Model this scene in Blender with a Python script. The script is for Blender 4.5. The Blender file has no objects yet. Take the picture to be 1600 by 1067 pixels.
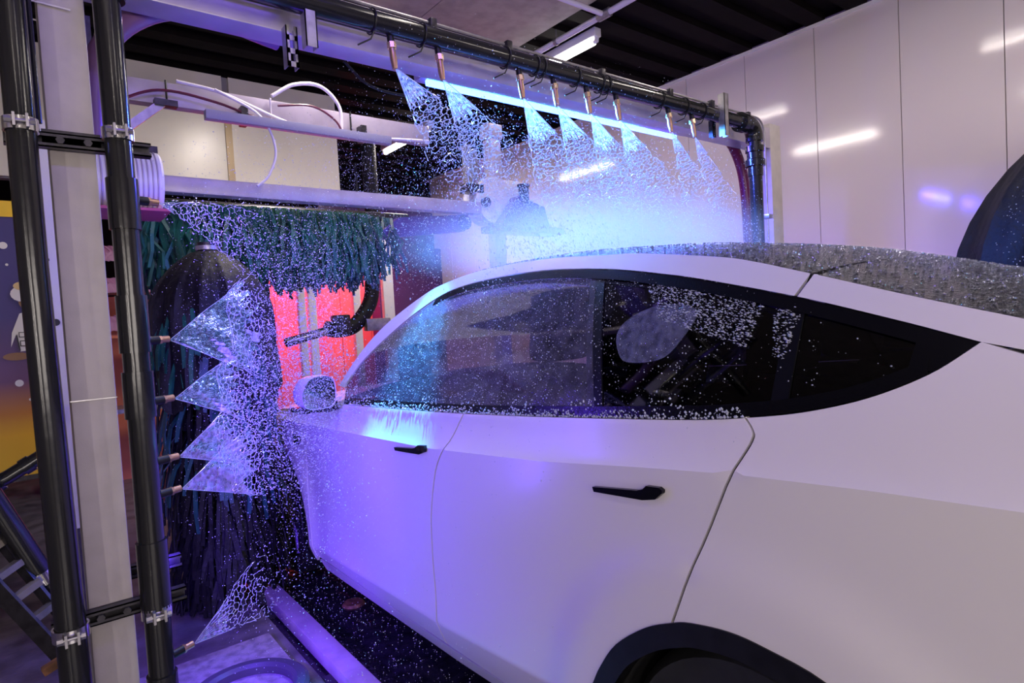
import bpy, bmesh, math, random
import numpy as np
from mathutils import Vector, Matrix
from mathutils.geometry import delaunay_2d_cdt
R = random.Random(7)
NR = np.random.RandomState(11)
C = bpy.context.scene.collection
H = 1.45            # eye height above the floor: coordinates below are written from eye level, build() lifts them
PI = math.pi
sc = bpy.context.scene
# ------------------------------------------------------------------ camera
cam = bpy.data.cameras.new('camera'); co = bpy.data.objects.new('camera', cam); C.objects.link(co)
M = ((0.7822547, -0.06985022, 0.61903031), (-0.62041662, 0.0023256, 0.78426897), (-0.05622098, -0.99755478, -0.04151703))
co.matrix_world = Matrix(((M[0][0], -M[0][1], -M[0][2], 0), (M[1][0], -M[1][1], -M[1][2], 0), (M[2][0], -M[2][1], -M[2][2], H), (0, 0, 0, 1)))
cam.lens = 21.6; cam.sensor_width = 36; cam.clip_start = .05
sc.camera = co
# ------------------------------------------------------------------ world, exposure
w = bpy.data.worlds.new('world'); sc.world = w; w.use_nodes = True
w.node_tree.nodes['Background'].inputs[0].default_value = (.26, .17, .46, 1)
w.node_tree.nodes['Background'].inputs[1].default_value = .12
sc.view_settings.view_transform = 'Standard'; sc.view_settings.look = 'None'
sc.view_settings.exposure = 0.12; sc.view_settings.gamma = 1
sc.cycles.use_denoising = True
sc.cycles.max_bounces = 8; sc.cycles.transparent_max_bounces = 24; sc.cycles.volume_bounces = 1
sc.cycles.sample_clamp_indirect = 6
sc.cycles.caustics_reflective = False; sc.cycles.caustics_refractive = False
# ------------------------------------------------------------------ lights (lamps of the place, plus some added ones)
def area(name, loc, rot, sx, sy, power, col, spread=PI):
    l = bpy.data.lights.new(name, 'AREA'); l.shape = 'RECTANGLE'; l.size = sx; l.size_y = sy
    l.energy = power; l.color = col; l.spread = spread
    o = bpy.data.objects.new(name, l); C.objects.link(o); o.location = (loc[0], loc[1], loc[2] + H); o.rotation_euler = rot
    return o
WARM = (1, .89, .80)
BLUE = (.16, .13, 1.0)
# ceiling tube rows: (x, y) centres
TUBES = [(3.98, 4.25), (3.98, 7.0), (1.8, 4.1), (1.8, 1.4), (-.6, 0.2), (-.6, -2.4), (1.8, -1.6), (3.98, 1.2), (3.98, -1.4)]
TPOW = [9, 30, 40, 4, 3, 8, 5, 9, 24]
for (x, y), p in zip(TUBES, TPOW):
    area('tube_light', (x, y, 2.245), (0, 0, 0), .05, 1.15, p * 1.35, WARM)
# blue bar across the arch, shining down; blue bar upright behind the left post, shining to the car
area('blue_bar_light', (2.48, 2.49, 1.085), (math.radians(-8), 0, 0), 1.85, .03, 120, (.09, .05, 1.0))
area('blue_bar_core_light', (2.3, 2.49, 1.083), (math.radians(-40), 0, 0), 1.5, .03, 56, (.02, .42, 1.0), math.radians(150))
area('blue_upright_light', (.308, 2.32, -.25), (0, math.radians(-90), math.radians(10)), 1.3, .03, 29, (.11, .04, 1.0))
def spot(name, loc, target, power, col, ang, blend):
    l = bpy.data.lights.new(name, 'SPOT'); l.energy = power; l.color = col; l.spot_size = math.radians(ang); l.spot_blend = blend; l.shadow_soft_size = .03
    o = bpy.data.objects.new(name, l); C.objects.link(o); o.location = (loc[0], loc[1], loc[2] + H)
    o.rotation_euler = (Vector(target) - Vector(loc)).to_track_quat('-Z', 'Y').to_euler()
    return o
spot('bar_end_spot', (1.50, 2.49, 1.08), (1.13, 2.20, -.42), 1100, (.03, .42, 1.0), 23, .8)  # cyan spot added for the bright patch on the front door
spot('foot_spot', (.305, 2.32, -.98), (.60, 2.75, -1.45), 60, (.12, .03, 1.0), 120, .8)  # violet spot added to light the floor plate
# red light on the far wall, violet lights without a lamp body by the right wall
area('red_light', (3.1, 8.6, 1.25), (math.radians(28), 0, 0), 2.4, .08, 60, (1, .10, .25), math.radians(130))
area('back_bay_light', (.1, -4.8, .2), (math.radians(90), 0, 0), 3.0, 1.6, 80, (1, .90, .84))  # warm light added behind the viewer for the car side
area('violet_ceiling_light', (.75, .55, 2.2), (math.radians(28), 0, 0), 1.4, .10, 17, (.15, .07, 1.0))  # violet light added overhead for the car shoulder and beam front
area('left_wall_tube_light', (-2.4, -.9, .15), (0, math.radians(-90), 0), 1.3, .06, 15, (1, .90, .85))  # this and the next: warm light added for the upright car side
area('left_wall_tube_light', (-2.4, -2.4, .15), (0, math.radians(-90), 0), 1.3, .06, 52, (1, .90, .85))
area('violet_light', (4.9, 4.2, -.9), (0, math.radians(-110), 0), .1, 2.6, 14, (.42, .14, 1.0))
area('violet_near_light', (4.75, 1.0, -.2), (0, math.radians(-100), 0), .08, 1.4, 7, (.45, .16, 1.0))

# ------------------------------------------------------------------ materials
MATS = {}
def pm(name, col, rough=.5, metal=0, spec=.5, noise=None, bump=None, coat=0, emit=None, es=0, sub=None):
    """principled material; noise=(scale, dark factor), bump=(scale, strength, distance)"""
    if name in MATS: return MATS[name]
    m = bpy.data.materials.new(name); m.use_nodes = True; nt = m.node_tree; b = nt.nodes['Principled BSDF']
    b.inputs['Base Color'].default_value = (*col, 1); b.inputs['Roughness'].default_value = rough
    b.inputs['Metallic'].default_value = metal; b.inputs['Specular IOR Level'].default_value = spec
    b.inputs['Coat Weight'].default_value = coat; b.inputs['Coat Roughness'].default_value = .05
    if emit: b.inputs['Emission Color'].default_value = (*emit, 1); b.inputs['Emission Strength'].default_value = es
    tc = nt.nodes.new('ShaderNodeTexCoord')
    if noise:
        n = nt.nodes.new('ShaderNodeTexNoise'); n.inputs['Scale'].default_value = noise[0]; n.inputs['Detail'].default_value = 6
        r = nt.nodes.new('ShaderNodeMix'); r.data_type = 'RGBA'
        r.inputs['A'].default_value = (col[0] * noise[1], col[1] * noise[1], col[2] * noise[1], 1); r.inputs['B'].default_value = (*col, 1)
        rr = nt.nodes.new('ShaderNodeMapRange'); rr.inputs['From Min'].default_value = .35; rr.inputs['From Max'].default_value = .6
        nt.links.new(tc.outputs['Object'], n.inputs['Vector']); nt.links.new(n.outputs['Fac'], rr.inputs['Value'])
        nt.links.new(rr.outputs['Result'], r.inputs['Factor']); nt.links.new(r.outputs['Result'], b.inputs['Base Color'])
    if bump:
        n = nt.nodes.new('ShaderNodeTexNoise'); n.inputs['Scale'].default_value = bump[0]; n.inputs['Detail'].default_value = 4
        bp = nt.nodes.new('ShaderNodeBump'); bp.inputs['Strength'].default_value = bump[1]; bp.inputs['Distance'].default_value = bump[2]
        nt.links.new(tc.outputs['Object'], n.inputs['Vector']); nt.links.new(n.outputs['Fac'], bp.inputs['Height']); nt.links.new(bp.outputs['Normal'], b.inputs['Normal'])
    MATS[name] = m; return m
paint = pm('white_car_paint', (.72, .68, .66), .34, 0, .5, coat=.5)
paint.node_tree.nodes['Principled BSDF'].inputs['Coat Roughness'].default_value = .20
blackgloss = pm('black_gloss_trim', (.003, .003, .004), .2, 0, .25, bump=(160, .2, .002))
blackplast = pm('black_plastic', (.006, .006, .008), .38, 0, .35, noise=(30, .5))
rubber = pm('tire_rubber', (.012, .012, .013), .6, noise=(40, .6))
pipe_m = pm('black_pipe', (.013, .013, .014), .17, 0, .5, bump=(18, .06, .01))
post_m = pm('grey_painted_steel', (.50, .45, .44), .5, .0, .4, noise=(14, .9), bump=(260, .25, .001))
steel = pm('galvanised_steel', (.45, .43, .45), .34, .8, noise=(22, .7))
darksteel = pm('dark_strut_steel', (.06, .055, .065), .35, .7, noise=(30, .6))
chrome = pm('bright_clamp_steel', (.8, .78, .78), .18, 1)
brass = pm('brass', (.42, .25, .17), .3, .8)
brass2 = pm('bright_brass', (.9, .66, .42), .25, .8)
wallw = pm('white_wall_panel', (.74, .67, .69), .10, 0, .5)
cream = pm('cream_panel', (.80, .75, .62), .28, 0, .5, noise=(2.5, .93), bump=(3, .05, .02))
seam_m = pm('panel_joint', (.30, .28, .30), .5)
bronze = pm('bronze_strip', (.24, .18, .11), .4, .5)
ceilm = pm('dark_ceiling', (.006, .004, .0045), .75, 0, .08, noise=(6, .6))
ceilp = pm('ceiling_panel_grey', (.34, .31, .28), .35, .3, noise=(9, .75), bump=(30, .3, .004))
floorm = pm('wet_concrete', (.15, .13, .14), .3, 0, .5, noise=(7, .5), bump=(40, .3, .004))
trough = pm('wet_dark_floor', (.018, .017, .02), .12, 0, .5, noise=(20, .4), bump=(45, .5, .006))
railm = pm('guide_rail_paint', (.62, .50, .52), .35, .2, noise=(12, .8))
rust = pm('rusty_steel', (.26, .11, .05), .6, .3, noise=(30, .4))
whitepl = pm('white_plastic', (.78, .76, .80), .3)
lilac = pm('lilac_painted_steel', (.48, .42, .52), .35, .2, noise=(8, .85))
reddark = pm('dark_red_hose', (.10, .004, .03), .3)
whitehose = pm('white_hose', (.75, .70, .76), .35)
greenm = pm('green_foam', (.010, .125, .072), .5, noise=(9, .45))
bluegreen = pm('blue_green_foam', (.012, .075, .085), .5, noise=(9, .5))
blackfoam = pm('black_foam', (.007, .006, .009), .6, 0, .3, noise=(14, .5), bump=(30, .5, .012))
redlitwall = pm('red_wall', (.80, .22, .20), .4, noise=(2, .8))  # red light on the far wall is partly put into this colour
purpledoor = pm('deep_purple_door', (.08, .03, .16), .35)
orange = pm('orange_brick_paint', (.70, .20, .10), .6)
yellow = pm('yellow_print', (.95, .60, .03), .5)
seatm = pm('black_upholstery', (.015, .015, .018), .55)
tubem = pm('lamp_tube', (1, 1, 1), .4, emit=(1, .93, .85), es=9)
ledm = pm('blue_led', (.1, .2, 1), .4, emit=(.05, .12, 1), es=13)
redled = pm('red_led', (1, .05, .07), .4, emit=(1, .05, .07), es=6)
violetled = pm('violet_led', (.4, .1, 1), .4, emit=(.35, .15, 1), es=10)

def water_mat(name, col, alpha, rough=.08, transl=.5, bump=None, vary=0):
    """thin moving water: part see-through, part milky scatter, with gloss on top"""
    m = bpy.data.materials.new(name); m.use_nodes = True; nt = m.node_tree; N = nt.nodes; L = nt.links
    N.clear(); out = N.new('ShaderNodeOutputMaterial')
    tr = N.new('ShaderNodeBsdfTransparent'); di = N.new('ShaderNodeBsdfDiffuse'); tl = N.new('ShaderNodeBsdfTranslucent'); gl = N.new('ShaderNodeBsdfGlossy')
    for n in (di, tl): n.inputs['Color'].default_value = (*col, 1)
    gl.inputs['Roughness'].default_value = rough
    a = N.new('ShaderNodeMixShader'); a.inputs[0].default_value = transl; L.new(di.outputs[0], a.inputs[1]); L.new(tl.outputs[0], a.inputs[2])
    b = N.new('ShaderNodeMixShader'); L.new(a.outputs[0], b.inputs[1]); L.new(gl.outputs[0], b.inputs[2])
    fr = N.new('ShaderNodeFresnel'); fr.inputs[0].default_value = 1.5
    mx = N.new('ShaderNodeMath'); mx.operation = 'ADD'; mx.inputs[1].default_value = .12; L.new(fr.outputs[0], mx.inputs[0]); L.new(mx.outputs[0], b.inputs[0])
    c = N.new('ShaderNodeMixShader'); L.new(tr.outputs[0], c.inputs[1]); L.new(b.outputs[0], c.inputs[2]); c.inputs[0].default_value = alpha
    if vary:
        tc = N.new('ShaderNodeTexCoord'); nn = N.new('ShaderNodeTexNoise'); nn.inputs['Scale'].default_value = vary; nn.inputs['Detail'].default_value = 5
        mr = N.new('ShaderNodeMapRange'); mr.inputs['From Min'].default_value = .3; mr.inputs['From Max'].default_value = .7
        mr.inputs['To Min'].default_value = alpha * .45; mr.inputs['To Max'].default_value = min(1, alpha * 1.5)
        L.new(tc.outputs['Object'], nn.inputs['Vector']); L.new(nn.outputs['Fac'], mr.inputs['Value']); L.new(mr.outputs[0], c.inputs[0])
        bp = N.new('ShaderNodeBump'); bp.inputs['Strength'].default_value = .6; bp.inputs['Distance'].default_value = .01
        L.new(nn.outputs['Fac'], bp.inputs['Height'])
        for n in (di, tl, gl): L.new(bp.outputs[0], n.inputs['Normal'])
    L.new(c.outputs[0], out.inputs[0]); MATS[name] = m; return m
sheetm = water_mat('water_sheet', (.85, .90, 1), .66, .06, .6, vary=60)
webm = water_mat('water_strand', (.92, .94, 1), .9, .1, .5)
dropm = water_mat('water_drop', (.92, .94, 1), .85, .1, .5)
filmm = water_mat('water_film', (.5, .55, .75), .24, .05, .2, vary=45)  # blue tint stands for blue light reflected in the wet patch
beadm = water_mat('clear_bead', (.25, .26, .30), .45, .04, .1)
filmm2 = water_mat('fine_water_film', (.5, .5, .6), .13, .12, .1, vary=25)
def glass_mat(name, tint, base):
    m = bpy.data.materials.new(name); m.use_nodes = True; nt = m.node_tree; N = nt.nodes; L = nt.links; N.clear()
    out = N.new('ShaderNodeOutputMaterial'); tr = N.new('ShaderNodeBsdfTransparent'); tr.inputs[0].default_value = (*tint, 1)
    gl = N.new('ShaderNodeBsdfGlossy'); gl.inputs['Roughness'].default_value = .04
    fr = N.new('ShaderNodeFresnel'); fr.inputs[0].default_value = 1.5
    mx = N.new('ShaderNodeMath'); mx.operation = 'ADD'; mx.inputs[1].default_value = base; L.new(fr.outputs[0], mx.inputs[0])
    c = N.new('ShaderNodeMixShader'); L.new(mx.outputs[0], c.inputs[0]); L.new(tr.outputs[0], c.inputs[1]); L.new(gl.outputs[0], c.inputs[2])
    L.new(c.outputs[0], out.inputs[0]); MATS[name] = m; return m
glassf = glass_mat('tinted_glass', (.20, .20, .24), .03)
glassr = glass_mat('dark_tinted_glass', (.035, .035, .04), .02)

# ------------------------------------------------------------------ mesh builder
def link(name, me, m, parent=None, kind=None):
    o = bpy.data.objects.new(name, me); C.objects.link(o)
    if m: me.materials.append(m)
    if parent is not None:
        o.parent = parent; o.matrix_parent_inverse = Matrix.Translation(-Vector(world_loc(parent)))
    if kind: o['kind'] = kind
    return o
LOC = {}
def world_loc(o):
    return LOC.get(o.name, (0, 0, 0))
class MB:
    def __init__(s): s.v = []; s.f = []
    def add(s, v, f):
        n = len(s.v); s.v += [tuple(p) for p in v]; s.f += [tuple(i + n for i in q) for q in f]; return s
    def box(s, a, b, rot=None, bev=0):
        x0, y0, z0 = a; x1, y1, z1 = b
        if bev > 0:
            bm = bmesh.new(); bmesh.ops.create_cube(bm, size=1)
            for v in bm.verts: v.co = Vector((v.co.x * (x1 - x0), v.co.y * (y1 - y0), v.co.z * (z1 - z0)))
            bmesh.ops.bevel(bm, geom=bm.edges[:] , offset=bev, segments=2, affect='EDGES', profile=.6)
            c = Vector(((x0 + x1) / 2, (y0 + y1) / 2, (z0 + z1) / 2)); bm.verts.index_update()
            vs = [(rot @ v.co if rot else v.co) + c for v in bm.verts]; fs = [[v.index for v in f.verts] for f in bm.faces]; bm.free()
            return s.add(vs, fs)
        vs = [(x0, y0, z0), (x1, y0, z0), (x1, y1, z0), (x0, y1, z0), (x0, y0, z1), (x1, y0, z1), (x1, y1, z1), (x0, y1, z1)]
        if rot:
            c = Vector(((x0 + x1) / 2, (y0 + y1) / 2, (z0 + z1) / 2)); vs = [rot @ (Vector(p) - c) + c for p in vs]
        return s.add(vs, [(0, 3, 2, 1), (4, 5, 6, 7), (0, 1, 5, 4), (1, 2, 6, 5), (2, 3, 7, 6), (3, 0, 4, 7)])
    def tube(s, path, r, n=16, caps=True):
        P = [Vector(p) for p in path]; k = len(P); rs = r if isinstance(r, (list, tuple)) else [r] * k
        prev = None; vs = []
        for i in range(k):
            t = (P[min(i + 1, k - 1)] - P[max(i - 1, 0)])
            t = t.normalized() if t.length > 1e-9 else Vector((0, 0, 1))
            if prev is None:
                a = Vector((0, 0, 1)) if abs(t.z) < .9 else Vector((1, 0, 0)); u = t.cross(a).normalized()
            else:
                u = (prev - t * prev.dot(t)); u = u.normalized() if u.length > 1e-6 else t.orthogonal().normalized()
            prev = u; w_ = t.cross(u)
            for j in range(n):
                a = 2 * PI * j / n; vs.append(P[i] + (u * math.cos(a) + w_ * math.sin(a)) * rs[i])
        fs = []
        for i in range(k - 1):
            for j in range(n):
                a = i * n + j; b = i * n + (j + 1) % n; fs.append((a, b, b + n, a + n))
        if caps: fs.append(tuple(range(n))[::-1]); fs.append(tuple((k - 1) * n + j for j in range(n)))
        return s.add(vs, fs)
    def lathe(s, prof, c, n=24, axis='z', ang=None):
        vs = []; fs = []
        for (r, h) in prof:
            for j in range(n):
                a = 2 * PI * j / n; x, y = r * math.cos(a), r * math.sin(a)
                p = {'z': (x, y, h), 'y': (x, h, y), 'x': (h, x, y)}[axis]; vs.append((c[0] + p[0], c[1] + p[1], c[2] + p[2]))
        for i in range(len(prof) - 1):
            for j in range(n):
                a = i * n + j; b = i * n + (j + 1) % n; fs.append((a, b, b + n, a + n))
        return s.add(vs, fs)
    def ribbon(s, path, wv, half):
        """flat strip along a path, wv = width direction, with thickness"""
        P = [Vector(p) for p in path]; wv = Vector(wv).normalized(); vs = []
        k = len(P)
        for i, p in enumerate(P):
            t = (P[min(i + 1, k - 1)] - P[max(i - 1, 0)]).normalized(); nn = t.cross(wv).normalized() * .0035
            h = half * (1 if i < k - 1 else .75)
            vs += [p - wv * h - nn, p + wv * h - nn, p + wv * h + nn, p - wv * h + nn]
        fs = []
        for i in range(k - 1):
            for j in range(4): a = i * 4 + j; b = i * 4 + (j + 1) % 4; fs.append((a, b, b + 4, a + 4))
        fs += [(0, 1, 2, 3), tuple((k - 1) * 4 + j for j in (3, 2, 1, 0))]
        return s.add(vs, fs)
    def build(s, name, m, parent=None, smooth=True, kind=None, ang=35):
        me = bpy.data.meshes.new(name); me.from_pydata([(x, y, z + H) for x, y, z in s.v], [], s.f); me.update()
        if smooth:
            me.polygons.foreach_set('use_smooth', [True] * len(me.polygons)); me.set_sharp_from_angle(angle=math.radians(ang))
        return link(name, me, m, parent, kind)
def raw(name, V, F, m, parent=None, kind=None, smooth=True):
    """big triangle meshes straight from numpy"""
    me = bpy.data.meshes.new(name); V = np.asarray(V, float) + np.array([0, 0, H]); F = np.asarray(F, int)
    me.vertices.add(len(V)); me.vertices.foreach_set('co', V.ravel())
    k = F.shape[1]; me.loops.add(F.size); me.loops.foreach_set('vertex_index', F.ravel())
    me.polygons.add(len(F)); me.polygons.foreach_set('loop_start', np.arange(0, F.size, k)); me.polygons.foreach_set('loop_total', np.full(len(F), k))
    me.update(calc_edges=True); me.polygons.foreach_set('use_smooth', [smooth] * len(F)); me.validate()
    return link(name, me, m, parent, kind)
def thing(name, label, cat, loc=(0, 0, 0), group=None, kind=None):
    o = bpy.data.objects.new(name, None); C.objects.link(o); o.location = (loc[0], loc[1], loc[2] + H)
    o.empty_display_size = .1; LOC[o.name] = (loc[0], loc[1], loc[2] + H)
    if kind: o['kind'] = kind
    else: o['label'] = label; o['category'] = cat
    if group: o['group'] = group
    return o
def tag(o, label, cat, group=None, kind=None):
    o['label'] = label; o['category'] = cat
    if group: o['group'] = group
    if kind: o['kind'] = kind
    return o
def arc(c, r, a0, a1, ax1, ax2, n=10):
    c = Vector(c); ax1 = Vector(ax1); ax2 = Vector(ax2)
    return [c + ax1 * r * math.cos(a0 + (a1 - a0) * i / n) + ax2 * r * math.sin(a0 + (a1 - a0) * i / n) for i in range(n + 1)]
def smooth_path(P, n=8):
    P = [Vector(p) for p in P]; Q = [P[0] * 2 - P[1]] + P + [P[-1] * 2 - P[-2]]; out = []
    for i in range(1, len(Q) - 2):
        for k in range(n):
            t = k / n; a, b, c, d = Q[i - 1:i + 3]
            out.append(.5 * ((2 * b) + (c - a) * t + (2 * a - 5 * b + 4 * c - d) * t * t + (3 * b - a - 3 * c + d) * t ** 3))
    out.append(P[-1]); return out

# ================================================================== SETTING
FZ = -1.45; CZ = 2.4; WX = 5.6
def struct(mb, name, m, smooth=False): return mb.build(name, m, None, smooth, kind='structure')
struct(MB().box((-2.6, -5, FZ - .1), (.86, 9.4, FZ)), 'floor', floorm)
struct(MB().box((.86, -5, FZ - .12), (3.4, 9.4, FZ - .012)), 'floor', trough)
struct(MB().box((3.4, -5, FZ - .1), (5.7, 9.4, FZ)), 'floor', floorm)
ceil = struct(MB().box((-2.6, -5, CZ + .06), (5.7, 9.4, CZ + .16)), 'ceiling', ceilm)
def part_box(name, a, b, m, parent, bev=0, kind=None): return MB().box(a, b, bev=bev).build(name, m, parent, bev > 0, kind)
# corrugated deck ribs and the paler sheets over the near bay
y = -5
k = 0
while y < 9.3:
    part_box('deck_rib', (-2.6, y, CZ), (5.6, y + .16, CZ + .06), ceilm, ceil); y += .34; k += 1
x = 3.60
while x > -2.4:
    for (y0, y1) in ((1.9, 4.22), (-.5, 1.89), (-3, -.51)):
        part_box('ceiling_sheet', (x - 1.0, y0, CZ - .03), (x - .006, y1, CZ - .004), ceilp, ceil)
    x -= 1.0
wr = struct(MB().box((WX + .05, -5, FZ), (WX + .2, 9.1, CZ)), 'wall_right', seam_m)
y = 9.1
y = 3.246 - .665 * 12
i = 0
while y < 9.0:
    y1 = min(y + .665, 9.1)
    part_box('wall_panel', (WX, y + .003, FZ + .02), (WX + .05, y1 - .003, CZ - .002), wallw, wr); y += .665
struct(MB().box((WX - .012, -5, CZ - .03), (WX + .0, 9.1, CZ)), 'trim_1', whitepl)
struct(MB().box((-2.6, -5, FZ), (-2.5, 9.4, CZ)), 'wall_left', ceilp)
struct(MB().box((-2.6, -5.1, FZ), (5.7, -5, CZ)), 'wall_back', wallw)
wf = struct(MB().box((-2.6, 9.3, FZ), (5.7, 9.4, CZ)), 'wall_front', ceilm)
for i in range(6):
    part_box('red_panel', (1.9 + i * .5, 9.22, FZ), (2.39 + i * .5, 9.3, 1.35), redlitwall, wf)
part_box('door_panel', (4.42, 8.9, FZ), (5.6, 9.2, 1.2), purpledoor, wf)
part_box('door_panel', (3.6, 9.1, 1.15), (5.6, 9.2, 2.1), purpledoor, wf)
# white posts in front of the red lit wall
for i, (x, ww, y) in enumerate(((2.42, .09, 8.3), (2.86, .09, 8.0), (3.02, .10, 8.05), (3.72, .11, 8.2), (4.12, .16, 8.0))):
    t = thing('wall_post', ['narrow pink-white post left of the others before the red wall', 'lilac-white post just left of the paired white post, by the pipe clamps',
         'white post of the pair before the red wall, crossed by clamps', 'pale post right of the hanging dark hose, before the red wall', 'widest pale slanting-looking post, nearest the dark purple door'][i], 'post', (x, y, FZ))
    part_box('shaft', (x - ww / 2, y, FZ + .02), (x + ww / 2, y + .09, 1.2), whitepl, t, .008)
    part_box('foot_plate', (x - ww, y - .05, FZ), (x + ww, y + .14, FZ + .02), steel, t)
# header of cream panels over the far opening
hd = struct(MB().box((-2.5, 6.24, 1.30), (2.70, 6.32, CZ)), 'wall_header', seam_m)
for (x0, x1) in ((-2.5, -.9), (-.88, .60), (.62, 1.60), (1.66, 2.70)):
    part_box('cream_panel', (x0, 6.19, 1.31), (x1, 6.24, CZ - .01), cream, hd)
part_box('joint_strip', (1.60, 6.175, 1.30), (1.66, 6.2, 2.05), bronze, hd)

# tubular lamps
for i, (x, y) in enumerate(TUBES):
    labs = ['lit white tube lamp just above the overhead pipe, right of the pale ceiling sheets', 'lit white tube lamp in the dark opening seen through the first spray fans']
    lab = labs[i] if i < 2 else 'white ceiling tube lamp out of the picture, ' + ['above the lilac gantry beam', 'over the car roof', 'over the viewer left side', 'far behind the viewer left', 'behind the viewer over the car tail', 'over the large black brush', 'behind the viewer by the right wall'][i - 2]
    t = thing('tube_lamp', lab, 'lamp', (x, y, CZ), None if i < 2 else 'ceiling tube lamps out of the picture')
    part_box('housing', (x - .04, y - .62, 2.33), (x + .04, y + .62, CZ), whitepl, t, .006)
    MB().tube([(x, y - .57, 2.295), (x, y + .57, 2.295)], .026, 12).build('tube', tubem, t)
    for s in (-1, 1): MB().tube([(x, y + s * .57, 2.295), (x, y + s * .60, 2.295), (x, y + s * .605, 2.33)], .02, 10).build('end_holder', whitepl, t)
# pipes under the ceiling by the lamp
t = thing('ceiling_pipe', 'white ceiling pipework with a tee above the overhead pipe', 'pipe', (3.7, 3.4, CZ))
MB().tube([(3.70, 4.5, 2.3), (3.70, 1.0, 2.3)], .024, 14).build('run', whitehose, t)
MB().tube([(3.70, 3.30, 2.3), (2.2, 3.30, 2.3)], .02, 14).build('branch', whitehose, t)
MB().tube([(3.70, 3.36, 2.3), (3.70, 3.24, 2.3)], .036, 14).build('tee_fitting', steel, t)
for y in (3.85, 2.6):
    MB().tube([(3.70, y, 2.3), (3.70, y, CZ)], .008, 8).tube([(3.70, y - .015, 2.3), (3.70, y + .015, 2.3)], .031, 14).build('hanger', steel, t)

# ================================================================== WASH ARCH
af = thing('wash_arch_frame', 'grey painted steel arch of square posts and cross beam spanning the car', 'frame', (2.2, 2.25, FZ))
part_box('post', (.090, 2.19, FZ + .015), (.202, 2.30, 1.28), post_m, af, .006)
part_box('post', (4.16, 2.24, FZ + .015), (4.30, 2.36, 1.24), post_m, af, .006)
part_box('base_plate', (.03, 2.12, FZ), (.28, 2.38, FZ + .015), darksteel, af)
part_box('base_plate', (4.08, 2.16, FZ), (4.38, 2.44, FZ + .015), darksteel, af)
part_box('cross_beam', (.20, 2.24, 1.065), (4.16, 2.36, 1.205), lilac, af, .006)
part_box('seam_weld', (.088, 2.187, -.178), (.204, 2.19, -.175), steel, af)
def strut(x0, x1, y, z, parent, m=darksteel, name='strut_channel', hgt=.041):
    """slotted C-channel: two lips and a back, facing the viewer"""
    b = MB()
    b.box((x0, y + .03, z), (x1, y + .034, z + hgt)); b.box((x0, y, z), (x1, y + .034, z + .004)); b.box((x0, y, z + hgt - .004), (x1, y + .034, z + hgt))
    b.box((x0, y, z), (x1, y + .003, z + .011)); b.box((x0, y, z + hgt - .011), (x1, y + .003, z + hgt))
    return b.build(name, m, parent, False)
s1 = strut(-.01, .340, 2.150, .545, af); s2 = strut(.0, .340, 2.150, -.830, af)
part_box('mounting_plate', (.075, 2.18, .548), (.215, 2.189, .602), darksteel, af)
for z in (.565, -.81):
    for x in (.115, .180): MB().tube([(x, 2.184, z), (x, 2.14, z)], .011, 6).build('bolt', darksteel, af)
# lower strut behind the pipe too (second channel seen past the pipe)
strut(.10, .36, 2.32, -.78, af)

def clamp(x, y, z, r, parent, axis='z'):
    b = MB(); h = .017
    b.lathe([(r + .001, -h), (r + .006, -h), (r + .006, h), (r + .001, h)], (x, y, z), 28, axis)
    o = b.build('clamp', chrome, parent)
    a = MB()
    if axis == 'z':
        for s in (-.014, .014): a.box((x + s - .003, y - r - .028, z - h), (x + s + .003, y - r + .004, z + h))
        a.tube([(x - .03, y - r - .016, z), (x + .03, y - r - .016, z)], .0045, 8); a.tube([(x - .034, y - r - .016, z), (x - .02, y - r - .016, z)], .009, 6)
        a.tube([(x + .02, y - r - .016, z), (x + .03, y - r - .016, z)], .009, 6)
    a.build('clamp_bolt', steel, o)
    return o
# left supply pipe (no nozzles)
pa = thing('supply_pipe', 'thick black upright pipe left of the grey post', 'pipe', (-.005, 2.08, FZ))
MB().tube([(.028, 2.085, 1.5), (.030, 2.085, .2), (.040, 2.085, -.6), (.044, 2.085, -.95), (.044, 2.085, FZ)], [.034, .034, .036, .038, .038], 32).build('pipe', pipe_m, pa)
MB().tube([(.044, 2.085, -1.10), (.044, 2.085, -1.20)], .045, 32).build('coupling', pipe_m, pa)
clamp(.029, 2.085, .577, .034, pa); clamp(.042, 2.085, -.80, .038, pa)
MB().tube([(.066, 2.125, 1.5), (.070, 2.125, .60)], .008, 10).build('thin_conduit', pipe_m, pa)

# nozzle pipe left
BX, BY, BR = .248, 2.08, .035
pb = thing('side_spray_pipe', 'black upright pipe right of the grey post with brass side nozzles', 'pipe', (BX, BY, FZ))
MB().tube([(BX - .004, BY, 1.5), (BX, BY, .4), (BX, BY, FZ)], BR, 32).build('pipe', pipe_m, pb)
for z0, z1 in ((.31, .455), (-.045, .12), (-.235, -.10), (-.80, -.60), (-1.25, -1.0)):
    MB().tube([(BX, BY, z0), (BX, BY, z1)], BR + .006, 32).build('coupling', pipe_m, pb)
MB().tube([(BX, BY, .98), (BX, BY, 1.04)], BR + .018, 32).tube([(BX, BY, .96), (BX, BY, .98)], BR + .010, 32).build('union_collar', pipe_m, pb)
clamp(BX, BY, .58, BR, pb); clamp(BX, BY, -.81, BR, pb)
SIDE = [.40, -.015, -.195, -.375, -.475, -.965]
SDIR = Vector((.86, .42, 0))
for i, z in enumerate(SIDE):
    d = Vector((.93, .36, .04 if i else 0)).normalized(); p = Vector((BX, BY, z)) + d * (BR - .002)
    n = MB().tube([p, p + d * .035], .013, 14).build('nozzle', blackplast, pb)
    MB().tube([p + d * .03, p + d * .066], .0105, 14).build('brass_tip', brass, n)
    MB().tube([p + d * .035, p + d * .042], .0135, 6).build('brass_nut', brass, n)

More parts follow.
